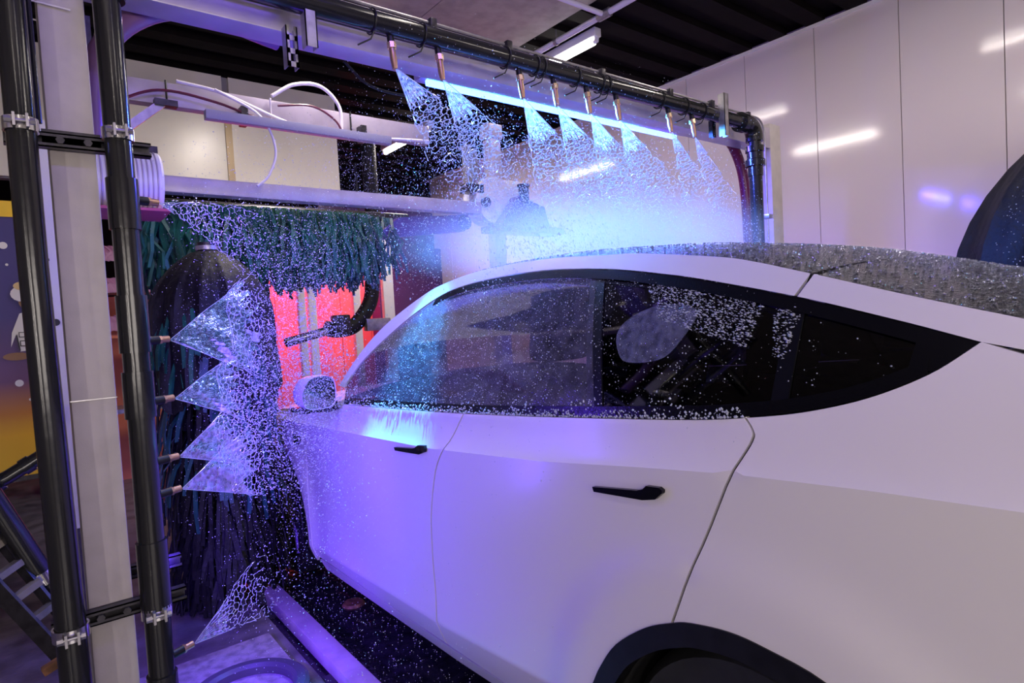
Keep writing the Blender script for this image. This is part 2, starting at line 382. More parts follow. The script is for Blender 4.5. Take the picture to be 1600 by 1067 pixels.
# overhead spray pipe
OY, OZ, OR = 2.10, 1.115, .040
po = thing('overhead_spray_pipe', 'long black pipe above the car carrying eight brass nozzles', 'pipe', (2.0, OY, FZ))
MB().tube([(-.35, OY, OZ)] + [(3.62, OY, OZ)], OR, 32).build('pipe', pipe_m, po)
RX = 3.705
MB().tube([(3.60, OY, OZ), (3.63, OY, OZ)] + arc((3.63, OY, OZ - .075), .075, PI / 2, 0, (1, 0, 0), (0, 0, 1), 8) + [(RX, OY, OZ - .10)], OR + .013, 28).build('elbow', pipe_m, po)
MB().tube([(3.54, OY, OZ), (3.585, OY, OZ)], OR + .02, 28).build('elbow_collar', pipe_m, po)
MB().tube([(RX, OY, OZ - .08), (RX, OY, FZ)], OR, 28).build('downpipe', pipe_m, po)
u = MB()
for (z0, z1, r) in ((.95, .985, .058), (.905, .945, .050), (.86, .90, .060), (.80, .855, .046)): u.tube([(RX, OY, z0), (RX, OY, z1)], OR - .04 + r, 28)
u.build('pipe_union', pipe_m, po)
NZX = [1.155, 1.365, 1.78, 1.985, 2.20, 2.41, 2.83, 3.045]
NDIR = Vector((.33, -.45, -1)).normalized()
NZ = []
for x in NZX:
    d = Vector((.05, -.10, -1)).normalized(); p = Vector((x, OY, OZ - OR + .002)); L_ = .85
    n = MB().tube([p, p + d * .035 * L_], .0135, 16).build('nozzle', blackplast, po)
    MB().tube([p + d * .03 * L_, p + d * .056 * L_], .0185, 8).build('brass_nut', brass2, n)
    MB().tube([p + d * .054 * L_, p + d * .09, p + d * .125], [.0125, .0135, .010], 16).build('brass_tip', brass, n)
    NZ.append(p + d * .118)
    for dx in (-.075, .09):
        if dx > 0 and R.random() < .4: continue
        xx = x + dx
        MB().tube([(xx, OY + (OR + .005) * math.cos(a), OZ + (OR + .005) * math.sin(a)) for a in [2 * PI * j / 16 for j in range(17)]], .0035, 6).build('cable_tie', blackplast, po)
        MB().tube([(xx, OY - .02, OZ - OR - .003), (xx - .01, OY - .01, OZ - OR - .03), (xx - .05, OY + .02, OZ - OR - .05)], .003, 6).build('cable_tie_tail', blackplast, po)
# bracket struts tying pipe to beam
def vstrut(x, y0, z0, z1, parent, slots=True, m=steel, wd=.041):
    b = MB(); b.box((x, y0, z0), (x + .004, y0 + wd, z1)); b.box((x + wd - .004, y0, z0), (x + wd, y0 + wd, z1))
    if slots:
        zz = z0
        while zz < z1 - .01:
            e = min(zz + .018, z1); b.box((x, y0, zz), (x + wd, y0 + .003, e)); zz += .045
        b.box((x, y0, z0), (x + .012, y0 + .003, z1)); b.box((x + wd - .012, y0, z0), (x + wd, y0 + .003, z1))
    else: b.box((x, y0, z0), (x + wd, y0 + .003, z1))
    return b.build('bracket_strut', m, parent, False)
vstrut(.778, 2.15, .91, 1.05, af); vstrut(.820, 2.075, .96, 1.32, af, False); vstrut(3.27, 2.03, .98, 1.225, af, False); vstrut(3.33, 2.15, 1.01, 1.23, af, True, darksteel, .03)
part_box('beam_clip', (.78, 2.06, 1.165), (.83, 2.24, 1.18), chrome, af)
# thin conduits on top of the pipe
cd = thing('conduit_run', 'pair of thin steel conduits clipped along the top of the black overhead pipe', 'conduit', (2.4, 2.15, FZ))
for dz, ex in ((.0, 3.90), (.018, 3.93)):
    pth = [(.5, 2.155, 1.185 + dz), (ex - .1, 2.155, 1.185 + dz)] + arc((ex - .1, 2.155, 1.085 + dz), .1, PI / 2, 0, (1, 0, 0), (0, 0, 1), 8)
    if dz: pth += [(ex, 2.155, -1.0)]
    MB().tube(pth, .0065, 10).build('conduit', steel, cd)
for x in (1.36, 1.75, 2.35, 2.9, 3.3, 3.7): MB().box((x, 2.13, 1.165), (x + .03, 2.18, 1.215), bev=.004).build('conduit_clip', darksteel, cd)
for z in (.55, .32): MB().box((3.905, 2.13, z), (3.955, 2.18, z + .03), bev=.004).build('conduit_clip', steel, cd)
strut(3.55, 4.05, 2.16, .295, af); part_box('mounting_plate', (3.62, 2.08, .285), (3.80, 2.16, .35), darksteel, af, .004)
MB().tube([(RX, OY, .30), (RX, OY, .34)], OR + .012, 24).build('pipe_collar', darksteel, po)
# curved corner hose
tag(MB().tube(smooth_path([(3.75, 2.42, 1.20), (3.90, 2.40, 1.13), (4.02, 2.40, 1.0), (4.08, 2.40, .82), (4.10, 2.40, .50), (4.10, 2.40, -.2), (4.10, 2.40, FZ + .02)], 6), .035, 16).build('corner_hose', reddark), 'curved dark maroon hose inside the right corner of the arch', 'hose')
tag(MB().tube(smooth_path([(.85, 2.44, 1.12), (.55, 2.42, 1.15), (.36, 2.42, 1.07), (.24, 2.42, .90), (.215, 2.42, .65)], 6), .036, 16).build('corner_hose', pm('violet_hose', (.22, .10, .26), .35)), 'short violet hose bending down behind the black nozzle pipe at top left', 'hose')
# blue bar
lb = thing('blue_light_bar', 'glowing blue light bar hung under the cross beam behind the nozzles', 'lamp', (2.48, 2.5, 1.2))
part_box('housing', (1.52, 2.44, 1.128), (3.44, 2.56, 1.175), lilac, lb, .004)
part_box('housing_lip', (1.52, 2.425, 1.10), (3.44, 2.437, 1.16), lilac, lb)
MB().box((1.55, 2.475, 1.098), (3.42, 2.512, 1.127), bev=.006).build('lit_strip', ledm, lb)
for x in (1.70, 2.5, 3.30): part_box('hanger', (x, 2.36, 1.15), (x + .04, 2.47, 1.20), darksteel, lb)
part_box('driver_box', (1.95, 2.37, 1.13), (2.25, 2.43, 1.19), blackplast, lb); part_box('driver_box', (2.85, 2.37, 1.13), (3.05, 2.43, 1.19), blackplast, lb)
lu = thing('upright_light_bar', 'upright violet light bar behind the black nozzle pipe', 'lamp', (.29, 2.32, FZ))
part_box('housing', (.275, 2.305, -.95), (.297, 2.335, .45), darksteel, lu, .003)
part_box('lit_strip', (.297, 2.31, -.92), (.302, 2.33, .42), violetled, lu)
MB().tube([(.285, 2.32, -.95), (.295, 2.32, -.975)], .02, 14).build('foot_lamp', darksteel, lu)  # small head added to carry the floor spot
# cables
def hose(pts, r, m, label, n=8): return tag(MB().tube(smooth_path(pts, n), r, 10).build('hose', m), label, 'hose')

# ================================================================== GANTRY WITH GREEN BRUSH
ga = thing('brush_gantry', 'lilac steel gantry beams crossing behind the arch above the green brush', 'frame', (2, 4.2, FZ))
part_box('beam', (.25, 4.12, 1.36), (2.55, 4.2, 1.495), lilac, ga, .006)
part_box('end_post', (.25, 4.1, FZ), (.36, 4.22, 1.5), lilac, ga, .006)
part_box('side_beam', (.36, 2.5, 1.40), (.42, 4.12, 1.47), lilac, ga, .004)
MB().box((.93, 3.98, 1.275), (2.15, 4.04, 1.33), bev=.004).build('cable_tray', pm('grey_tray', (.30, .29, .40), .35), ga)
part_box('tray_hanger', (1.15, 4.04, 1.29), (1.19, 4.12, 1.40), darksteel, ga); part_box('tray_hanger', (1.95, 4.04, 1.29), (1.99, 4.12, 1.40), darksteel, ga)
b = MB(); rot = Matrix.Rotation(math.radians(-42), 3, 'Y'); b.box((.32, 4.08, 1.18), (.78, 4.11, 1.225), rot=rot); b.build('diagonal_brace', steel, ga, False)
part_box('brace_plate', (.68, 4.06, 1.34), (.80, 4.115, 1.375), darksteel, ga)
for x in (.75, 1.35, 1.9):
    MB().tube([(x, 4.1, 1.5), (x, 4.1, 1.36)], .006, 6).build('tie', whitehose if x == 1.35 else blackplast, ga)
hose([(.45, 4.06, 1.30), (.70, 4.06, 1.42), (1.0, 4.05, 1.40), (1.3, 4.05, 1.33), (1.62, 4.04, 1.30)], .008, reddark, 'dark red hose arching along the lilac beam at upper left')
hose([(.8, 4.06, 1.49), (1.05, 4.05, 1.46), (1.4, 4.05, 1.35), (1.7, 4.05, 1.30), (2.5, 4.05, 1.36)], .010, whitehose, 'pale hose running the length of the lilac beam')
hose([(1.0, 4.03, 1.47), (1.25, 4.02, 1.35), (1.33, 4.0, 1.15), (1.28, 4.0, .98), (1.2, 4.0, .9)], .008, whitehose, 'thin white hose looping down across the cream panel')
hose([(1.35, 4.06, 1.50), (1.5, 4.06, 1.60), (1.68, 4.06, 1.62), (1.80, 4.05, 1.50), (1.80, 4.04, 1.30)], .012, whitehose, 'white hose arched above the lilac beam')
hose([(1.38, 4.05, 1.44), (1.6, 4.04, 1.47), (1.76, 4.04, 1.40), (1.82, 4.03, 1.28)], .007, reddark, 'short dark red hose under the white arched hose')
hose([(1.10, 2.40, 1.08), (1.22, 2.42, 1.01), (1.40, 2.42, 1.0), (1.52, 2.44, 1.06)], .006, blackplast, 'thin black cable sagging under the arch beam between the first nozzles')
# brush cross bar (shaft carrier)
br = thing('green_overhead_brush', 'horizontal wash brush of hanging dark green foam strips under a lilac bar', 'brush', (1.5, 4.3, .9))
part_box('carrier_bar', (.55, 4.10, .845), (3.0, 4.20, .945), lilac, br, .012)
MB().tube([(.5, 4.38, .80), (2.45, 4.38, .80)], .06, 18).build('shaft', darksteel, br)
def strips(name, gen, m, parent, nseg=4):
    b = MB()
    for (path, wv, h) in gen: b.ribbon(path, wv, h)
    return b.build(name, m, parent, False, kind='stuff')
def hang(n, x0, x1, yc, zt, lmin, lmax):
    for i in range(n):
        x = R.uniform(x0, x1); a = R.uniform(-1, 1); yy = yc + .16 * a; L_ = R.uniform(lmin, lmax); z = zt - .05 * abs(a)
        sway = R.uniform(-.07, .07); ph = R.uniform(-.03, .03); y1 = yy + .10 * a
        pth = [(x, yy, z), (x + sway * .3 + ph, yy + (y1 - yy) * .6, z - L_ * .25), (x + sway * .6 - ph, y1, z - L_ * .5), (x + sway + ph, y1, z - L_ * .75), (x + sway * 1.5, y1, z - L_)]
        yield (pth, (math.cos(R.uniform(-.9, .9)), math.sin(R.uniform(-.9, .9)), 0), R.uniform(.007, .013))
strips('foam_strips', hang(760, .58, 2.08, 4.34, .84, .34, .52), greenm, br)
strips('foam_strips', hang(420, .58, 2.08, 4.46, .82, .38, .56), bluegreen, br)
strips('foam_strips', hang(100, 1.9, 2.25, 4.40, .84, .30, .50), bluegreen, br)
# support arms and drive unit on right of brush
dm = thing('brush_drive_unit', 'white rounded motor housing with dark base plate at the right end of the green brush', 'motor', (3.3, 4.2, .7))
MB().tube([(3.24, 4.22, 1.0), (3.24, 4.42, 1.0)], .20, 40).build('housing', whitepl, dm)
MB().box((3.24, 4.24, .80), (3.60, 4.41, 1.20), bev=.05).build('cover', whitepl, dm)
b = MB(); b.add([(3.16, 4.07, .75), (3.72, 4.07, .75), (3.66, 4.07, .94), (3.38, 4.07, 1.02), (3.16, 4.19, .75), (3.72, 4.19, .75), (3.66, 4.19, .94), (3.38, 4.19, 1.02)],
      [(0, 1, 2, 3), (7, 6, 5, 4), (0, 4, 5, 1), (1, 5, 6, 2), (2, 6, 7, 3), (3, 7, 4, 0)])
b.build('gusset', purpledoor, dm, False)
part_box('base_plate', (3.05, 4.0, .70), (3.82, 4.2, .755), purpledoor, dm, .006)
MB().tube([(3.44, 4.08, .95), (3.44, 4.08, 1.10)], .045, 20).tube([(3.44, 4.08, 1.10), (3.44, 4.08, 1.12)], .055, 20).build('motor', blackplast, dm)
MB().tube([(3.12, 4.18, .97), (3.12, 4.22, .97)], .04, 20).build('shaft_hub', darksteel, dm)
for x in (3.05, 3.55): MB().tube([(x, 4.06, .68), (x, 4.06, .77)], .02, 6).build('bolt', darksteel, dm)
sp = thing('drive_support', 'pale steel support column behind the white motor housing', 'post', (3.25, 4.5, FZ))
part_box('column', (3.43, 4.5, .5), (3.55, 4.62, 1.63), lilac, sp, .01)
part_box('cap', (3.41, 4.49, 1.63), (3.57, 4.63, 1.76), lilac, sp, .01)
part_box('slide_rail', (2.97, 4.24, 1.12), (3.03, 4.3, 1.44), steel, sp); part_box('slide_rail', (3.05, 4.26, 1.12), (3.10, 4.32, 1.42), steel, sp)
part_box('slide_foot', (2.95, 4.22, 1.05), (3.12, 4.33, 1.12), darksteel, sp)
part_box('lower_column', (3.43, 4.5, FZ), (3.55, 4.62, .5), lilac, sp, .01)
arm = thing('swing_linkage', 'dark purple swing arm under the lilac bar right of the green brush', 'arm', (2.6, 4.3, .7))
b = MB(); b.add([(2.05, 4.22, .62), (2.9, 4.22, .72), (2.95, 4.22, .86), (2.3, 4.22, .80), (2.05, 4.30, .62), (2.9, 4.30, .72), (2.95, 4.30, .86), (2.3, 4.30, .80)],
      [(0, 1, 2, 3), (7, 6, 5, 4), (0, 4, 5, 1), (1, 5, 6, 2), (2, 6, 7, 3), (3, 7, 4, 0)])
b.build('plate', purpledoor, arm, False); MB().tube([(2.9, 4.20, .79), (2.9, 4.33, .79)], .06, 20).build('pivot', darksteel, arm)
# hanging dark hose and valve before the red lit wall
hh = thing('clamped_hose', 'dark drooping hose with pipe clamps in front of the red wall', 'hose', (3.2, 7.0, .3))
MB().tube(smooth_path([(3.25, 6.6, CZ), (3.25, 6.6, 1.0), (3.20, 6.6, .55), (3.15, 6.6, .25), (2.95, 6.6, .0), (2.75, 6.6, -.05), (2.6, 6.6, -.02)], 6), .085, 14).build('hose_body', blackfoam, hh)
MB().tube([(2.65, 6.58, -.04), (2.15, 6.58, -.15)], .05, 16).build('pipe_end', chrome, hh)
MB().box((2.68, 6.5, -.10), (2.86, 6.66, .12), bev=.02).build('clamp_block', darksteel, hh); MB().box((3.05, 6.5, -.08), (3.35, 6.6, .06), bev=.01).build('clamp_block', steel, hh)

# ================================================================== SIDE BRUSHES (round, upright)
def side_brush(cx, cy, zt, rad, zb, label, parentname='side_brush', green=True, seed=3):
    rr = random.Random(seed)
    t = thing(parentname, label, 'brush', (cx, cy, zb))
    MB().tube([(cx, cy, zb), (cx, cy, zt + .03)], .05, 16).build('shaft', darksteel, t)
    b = MB(); n = 96; prof = []; CL = .80 if green else .9
    Ht = zt - zb
    for k in range(15):
        f = k / 14; prof.append((rad * (math.sin(min(1, f * 1.9) * PI / 2) ** .8) * (.90 + .12 * f) + .015, zt - f ** 1.25 * CL * rad / .3))
    vs = []; fs = []
    for i, (r, h) in enumerate(prof):
        for j in range(n):
            a = 2 * PI * j / n
            fold = 1 + (.042 * math.sin(a * 13 + 1.7 * math.sin(i * .3)) + .022 * math.sin(a * 29 + i * .25)) * min(1, i / 7)
            vs.append((cx + r * fold * math.cos(a), cy + r * fold * math.sin(a), h - (.03 * math.sin(a * 7) + .04 * rr.random() if i == 14 else 0)))
    for i in range(14):
        for j in range(n): a = i * n + j; c_ = i * n + (j + 1) % n; fs.append((a, a + n, c_ + n, c_))
    b.add(vs, fs); b.build('top_curtain', blackfoam, t)
    MB().tube([(cx, cy, zt - .01), (cx, cy, zt + .012)], .06 * rad / .3, 24).build('top_disc', steel, t)
    def gen(n, z0, z1, tipmul, Lmul=1, sec=(0, 2 * PI)):
        for i in range(n):
            a = rr.uniform(*sec); z = rr.uniform(z0, z1); da = rr.uniform(-.25, .25); r1 = rad * rr.uniform(.75, 1.02) * tipmul; dr = rr.uniform(.22, .40) * Lmul
            p = lambda r, zz, q: (cx + r * math.cos(a + da * q), cy + r * math.sin(a + da * q), max(zz, zb + .02))
            yield ([p(.05, z, 0), p(r1 * .55, z + .03, .2), p(r1 * .88, z - dr * .3, .5), p(r1, z - dr * .7, .8), p(r1 * 1.02, z - dr, 1)], (-math.sin(a), math.cos(a), rr.uniform(-.3, .3)), rr.uniform(.008, .014))
    strips('foam_strips', gen(420, zb + .40, zt - .60, 1.0), blackfoam, t)
    strips('foam_strips', gen(130, zb + .78, zt - .62, 1.10), bluegreen if green else blackfoam, t)
    if green: strips('foam_strips', gen(60, zt - .50, zt - .22, 1.10, 1.0, (3.3, 4.2)), greenm, t); strips('foam_strips', gen(50, zt - .60, zt - .35, 1.10, 1.0, (4.4, 5.6)), bluegreen, t)
    strips('foam_strips', gen(320, zb + .06, zb + .55, 1.0, .8), blackfoam, t)
    return t
side_brush(.80, 3.62, .455, .295, FZ + .0, 'upright side brush with black draped top left of the car front')
black_brush = side_brush(4.78, .58, 1.02, .74, FZ + .0, 'large wet black side brush rising behind the car roof at far right', green=False, seed=5)

# ================================================================== LEFT CLUTTER
bn = thing('banner', 'space themed printed banner with yellow glow left of the black supply pipe', 'banner', (-.4, 5.0, 0))
m = bpy.data.materials.new('banner_print'); m.use_nodes = True; nt = m.node_tree; tc = nt.nodes.new('ShaderNodeTexCoord'); sx = nt.nodes.new('ShaderNodeSeparateXYZ'); cr = nt.nodes.new('ShaderNodeValToRGB')
mr = nt.nodes.new('ShaderNodeMapRange'); mr.inputs['From Min'].default_value = -.85 + H; mr.inputs['From Max'].default_value = .85 + H
nt.links.new(tc.outputs['Object'], sx.inputs[0]); nt.links.new(sx.outputs['Z'], mr.inputs[0]); nt.links.new(mr.outputs[0], cr.inputs[0]); nt.links.new(cr.outputs[0], nt.nodes['Principled BSDF'].inputs['Base Color'])
e = cr.color_ramp.elements; e[0].position = .0; e[0].color = (1, .62, .03, 1); e[1].position = 1; e[1].color = (.05, .04, .20, 1)
for p, c_ in ((.16, (1, .55, .02, 1)), (.24, (.65, .25, .04, 1)), (.36, (.16, .06, .16, 1)), (.6, (.06, .04, .20, 1))): q = e.new(p); q.color = c_
part_box('print_sheet', (-.95, 5.0, -.84), (.075, 5.02, .80), m, bn); part_box('top_band', (-.95, 4.995, .80), (.075, 5.025, .90), yellow, bn); part_box('bottom_edge', (-.95, 4.99, -.87), (.085, 5.03, -.84), darksteel, bn)
prw = pm('white_print', (.85, .82, .80), .5); prbr = pm('brown_print', (.30, .15, .07), .5); prbk = pm('black_print', (.02, .02, .03), .5); prt = pm('tan_print', (.75, .55, .25), .5)
def flat(name, pts, mt, y=4.996): # printed shape on the banner
    return MB().add([(x, y, z) for x, z in pts] + [(x, y + .003, z) for x, z in pts], [tuple(range(len(pts))), tuple(range(len(pts), 2 * len(pts)))[::-1]]).build(name, mt, bn, False)
def blob(cx, cz, rx, rz, n=16): return [(cx + rx * math.cos(2 * PI * i / n), cz + rz * math.sin(2 * PI * i / n)) for i in range(n)]
flat('printed_jacket', [(-.075, -.02), (-.065, .07), (-.02, .19), (.03, .21), (.08, .18), (.08, -.04), (-.03, -.05), (-.045, .06)], prw)
flat('printed_outline', [(-.046, .05), (-.034, -.045), (-.028, -.045), (-.040, .06)], prbk, 4.992); flat('printed_outline', [(.012, .20), (.036, .08), (.042, .08), (.020, .20)], prbk, 4.992)
for (x, z, s) in ((-.01, .055, .022), (-.005, .0, .024), (.055, .06, .016)):
    flat('printed_pocket', [(x - s, z - s * .7), (x + s, z - s * .7), (x + s, z + s * .8), (x - s, z + s * .8)], prbk, 4.9925); flat('printed_pocket', [(x - s * .8, z - s * .5), (x + s * .8, z - s * .5), (x + s * .8, z + s * .6), (x - s * .8, z + s * .6)], prw, 4.9905)
flat('printed_head', blob(.035, .27, .055, .065), prbr, 4.994); flat('printed_cap', blob(.005, .315, .062, .05), prw, 4.993); flat('printed_cap', blob(.02, .365, .06, .03), prt, 4.992); flat('printed_hand', blob(-.05, -.08, .07, .025), prbr)
for (x, z, r) in ((-.07, .62, .022), (-.05, -.25, .022), (.03, -.29, .014), (.0, -.36, .010), (-.4, .3, .03), (-.55, -.1, .02), (-.06, .50, .008)): flat('printed_star', blob(x, z, r, r), prw)

# ribbed motor cover behind nozzle pipe
mc = thing('ribbed_cover', 'lilac ribbed drum cover behind the two black upright pipes', 'cover', (.35, 3.2, .55))
MB().lathe([(0, 0), (.128, 0), (.138, .01), (.138, .28), (.128, .29), (0, .29)], (.255, 3.30, .715), 40, 'x').build('drum', whitepl, mc)
b = MB()
for i in range(14): b.lathe([(.1385, 0), (.1415, .002), (.1415, .006), (.1385, .008)], (.262 + i * .0195, 3.30, .715), 40, 'x')
b.build('ribs', lilac, mc, kind='stuff')
part_box('bracket', (.26, 3.25, .845), (.54, 3.35, .875), darksteel, mc); part_box('hanger', (.28, 3.27, .875), (.32, 3.33, 1.42), darksteel, mc)
tag(part_box('drip_tray', (.25, 3.15, .560), (.56, 3.45, .572), pm('pink_edge', (.45, .06, .16), .4), None), 'thin pink tray beneath the ribbed drum cover', 'tray')
# ladder-like cream post with slots behind the grey post
lp = thing('cream_column', 'cream slotted column with cable clips seen between grey post and nozzle pipe', 'post', (.25, 4.6, FZ))
part_box('column', (.285, 4.6, .9), (.35, 4.68, 1.95), cream, lp, .006)
part_box('head_block', (.22, 4.55, 1.62), (.42, 4.72, 1.9), cream, lp, .01); part_box('side_slot', (.345, 4.59, 1.0), (.40, 4.62, 1.55), pm('cavity', (.02, .01, .015), .6), lp)
part_box('lower_column', (.285, 4.6, FZ), (.35, 4.68, .9), lilac, lp, .006)
# cluttered shelving far behind, its pink light put into the foam colour
sh = thing('storage_rack', 'pink lit rack of stored brush material beyond the two upright pipes', 'rack', (.7, 6.9, FZ))
for z in (-.7, .0, .42, .75): part_box('shelf', (.35, 6.7, z), (1.3, 7.1, z + .04), steel if z != .0 else orange, sh)
for x in (.35, 1.26): part_box('upright', (x, 6.7, FZ), (x + .04, 6.74, .95), orange, sh)
strips('stored_strips', (([(x_ := R.uniform(.42, 1.2), 6.72, zz := R.choice((.2, .55, .84))), (x_ + .05, 6.68, zz - .06), (x_ + R.uniform(-.1, .1), 6.66, zz - .13)], (1, 0, R.uniform(-.5, .5)), .03) for _ in range(150)), pm('pink_foam', (.45, .20, .34), .5), sh)
tag(MB().box((.35, 7.4, FZ), (1.6, 7.5, .42)).build('partition', orange, None, False), 'orange brick coloured partition behind the storage rack', 'partition')
rl = thing('red_light_bar', 'red light bar washing the far wall beyond the brush', 'lamp', (3.1, 8.6, 1.3))
part_box('housing', (1.9, 8.55, 1.28), (4.3, 8.65, 1.33), darksteel, rl); part_box('lit_strip', (1.95, 8.57, 1.262), (4.25, 8.63, 1.28), redled, rl)
for x in (2.2, 4.0): part_box('hanger', (x, 8.59, 1.33), (x + .03, 8.61, CZ), darksteel, rl)
vb = thing('violet_tube_lamp', 'violet ceiling tube out of the picture over the near car side', 'lamp', (.75, .55, CZ))  # unseen lamp body added for the violet overhead light
part_box('housing', (.02, .50, 2.27), (1.48, .60, CZ - .03), steel, vb, .006); part_box('lit_strip', (.06, .53, 2.255), (1.44, .57, 2.27), violetled, vb)
for k_, y_ in enumerate((-.9, -2.4)):  # unseen tubes added for the two warm lights from the left
    t = thing('wall_tube_lamp', 'upright white tube on the left wall out of the picture, ' + ('nearer the wash arch' if k_ == 0 else 'farther behind the viewer'), 'lamp', (-2.5, y_, .15), 'upright wall tubes out of the picture')
    part_box('housing', (-2.5, y_ - .05, -.55), (-2.44, y_ + .05, .85), whitepl, t, .006); MB().tube([(-2.42, y_, -.5), (-2.42, y_, .8)], .018, 12).build('tube', tubem, t)
bl = thing('bay_window', 'lit milky window panel in the wall behind the viewer', 'window', (.1, -4.95, -.6))  # unseen glowing panel added for the warm light from behind
part_box('frame', (-1.5, -4.99, -.7), (1.7, -4.93, 1.1), steel, bl, .01); part_box('pane', (-1.42, -4.93, -.62), (1.62, -4.91, 1.02), pm('milky_lit_pane', (.9, .85, .8), .4, emit=(1, .9, .84), es=1.6), bl)
# pale panel between supply pipe and post
pp = thing('pale_cabinet', 'pale lilac cabinet panel between black supply pipe and grey post', 'cabinet', (.15, 4.0, FZ))
part_box('panel', (.075, 4.0, -1.0), (.18, 4.06, 1.15), whitepl, pp, .006)
for z in (.42, .22, -.02, -.22): part_box('latch', (.10, 3.985, z), (.125, 4.0, z + .012), blackplast, pp)
MB().tube([(.13, 3.98, .10), (.13, 4.0, .10)], .018, 14).build('knob', blackplast, pp)
MB().box((.07, 3.95, -.42), (.13, 4.0, -.34), bev=.006).build('socket_box', blackplast, pp)
part_box('plinth', (.075, 4.0, FZ), (.18, 4.06, -1.0), darksteel, pp)
sw = thing('pipe_sensor', 'small black and lilac sensor box on the left side of the grey post', 'sensor', (.02, 2.3, .75))
MB().box((.035, 2.2, .70), (.046, 2.26, .82), bev=.003).build('bracket', whitepl, sw); MB().box((.0, 2.2, .76), (.036, 2.25, .80), bev=.004).build('plug', blackplast, sw); MB().box((.012, 2.2, .70), (.036, 2.25, .755), bev=.004).build('body', lilac, sw)
for (z, dz) in ((1.045, -.02), (.96, -.006)):
    t = tag(MB().tube([(.04, 2.186, z), (.166, 2.184, z + dz), (.168, 2.31, z + dz), (.04, 2.31, z), (.04, 2.186, z)], .0025, 6).build('cable_tie', whitehose), 'white cable tie around the grey post, %s of the two' % ('upper' if z > 1 else 'lower'), 'cable tie')
# lower left: slanted pipe on a slotted frame, hose coil
dg = thing('slanted_pipe', 'short black pipe slanting down at lower left with a bright clamp', 'pipe', (-.1, 2.6, FZ))
a0, a1 = Vector((-.20, 2.62, -.30)), Vector((-.008, 2.62, -.80))
MB().tube([a0, a1, a1 + (a1 - a0) * .12], .036, 24).build('pipe', pipe_m, dg)
dd = (a1 - a0).normalized(); MB().tube([a1 - dd * .03, a1 + dd * .012], .041, 24).build('clamp', chrome, dg)
MB().tube([(-.20, 2.70, -.50), (-.08, 2.70, -.45), (.06, 2.70, -.37)], .024, 18).build('branch_pipe', pipe_m, dg)
for q in (.30, .62): MB().tube([Vector((-.20, 2.70, -.52)).lerp(Vector((.06, 2.70, -.37)), q), Vector((-.20, 2.70, -.52)).lerp(Vector((.06, 2.70, -.37)), q + .10)], .029, 18).build('branch_collar', pipe_m, dg)
lf = thing('floor_frame', 'dark slotted steel floor frame under the slanted pipe at lower left', 'frame', (-.1, 2.5, FZ))
def bar(p, q, wdt, hgt, m, parent, name='bar'):
    p = Vector(p); q = Vector(q); d = (q - p); L_ = d.length; rt = d.to_track_quat('X', 'Z').to_matrix(); c_ = (p + q) / 2
    b = MB(); b.box((c_.x - L_ / 2, c_.y - wdt / 2, c_.z - hgt / 2), (c_.x + L_ / 2, c_.y + wdt / 2, c_.z + hgt / 2), rot=rt); return b.build(name, m, parent, False)
bar((-.22, 2.62, -.62), (.02, 2.46, -1.02), .012, .05, darksteel, lf, 'flange'); bar((-.13, 2.66, -.62), (.06, 2.50, -.97), .012, .03, darksteel, lf, 'flange')
for q in range(5):
    p = Vector((-.18, 2.60, -.68)).lerp(Vector((.0, 2.48, -.98)), q / 4.2); bar(p, p + Vector((.075, .03, .035)), .03, .022, steel if q % 2 else pm('worn_grey', (.25, .22, .20), .5, .3), lf, 'rung')
bar((-.20, 2.60, -.64), (-.20, 2.60, FZ), .05, .05, darksteel, lf, 'leg'); bar((.03, 2.46, -.96), (.03, 2.46, FZ), .04, .04, darksteel, lf, 'leg'); bar((-.03, 2.40, -1.02), (.06, 2.40, -.985), .025, .025, rust, lf, 'cross_piece')
MB().tube(arc((-.035, 2.42, -1.17), .07, 0, 2 * PI, (1, .2, .1), (.1, .3, 1), 24), .011, 10).tube(arc((-.02, 2.40, -1.19), .045, .6, 5.5, (1, .2, .1), (.1, .3, 1), 20), .010, 10).build('hose_coil', pipe_m, lf)
MB().tube(smooth_path([(-.06, 2.38, -1.06), (-.03, 2.37, -1.10), (-.02, 2.37, -1.14), (.01, 2.37, -1.16)], 5), .013, 10).build('coil_fitting', chrome, lf)

# floor plate with ring, guide rail
fp = thing('floor_plate', 'violet lit raised floor plate with round ring at the foot of the nozzle pipe', 'plate', (.5, 2.6, FZ))
part_box('plate', (.18, 1.2, FZ), (.80, 2.98, FZ + .03), pm('plate_concrete', (.30, .26, .28), .5, noise=(26, .55), bump=(120, .5, .003)), fp, .006)
MB().lathe([(.17, .0), (.17, .03), (.185, .042), (.215, .042), (.23, .03), (.23, .0)], (.575, 2.50, FZ + .03), 48).build('ring', pm('dark_ring', (.05, .045, .06), .35), fp)
gr = thing('guide_rail', 'straight pale pink wheel guide rail on the dark floor beside the car', 'rail', (.94, 2, FZ))
part_box('rail', (.895, -1.5, FZ), (.985, 3.42, FZ + .065), railm, gr, .008)
part_box('rusty_end', (.89, 3.42, FZ), (.99, 3.56, FZ + .062), rust, gr, .008)
for y in (3.2, 2.4, 1.6): part_box('rail_foot', (.86, y, FZ - .012), (1.02, y + .08, FZ + .006), darksteel, gr)
tag(MB().lathe([(0, .012), (.05, .012), (.06, 0)], (1.25, 3.05, FZ - .012), 14).build('rust_patch', rust), 'rusty worn bolt cover on the dark floor under the car sill', 'cover')

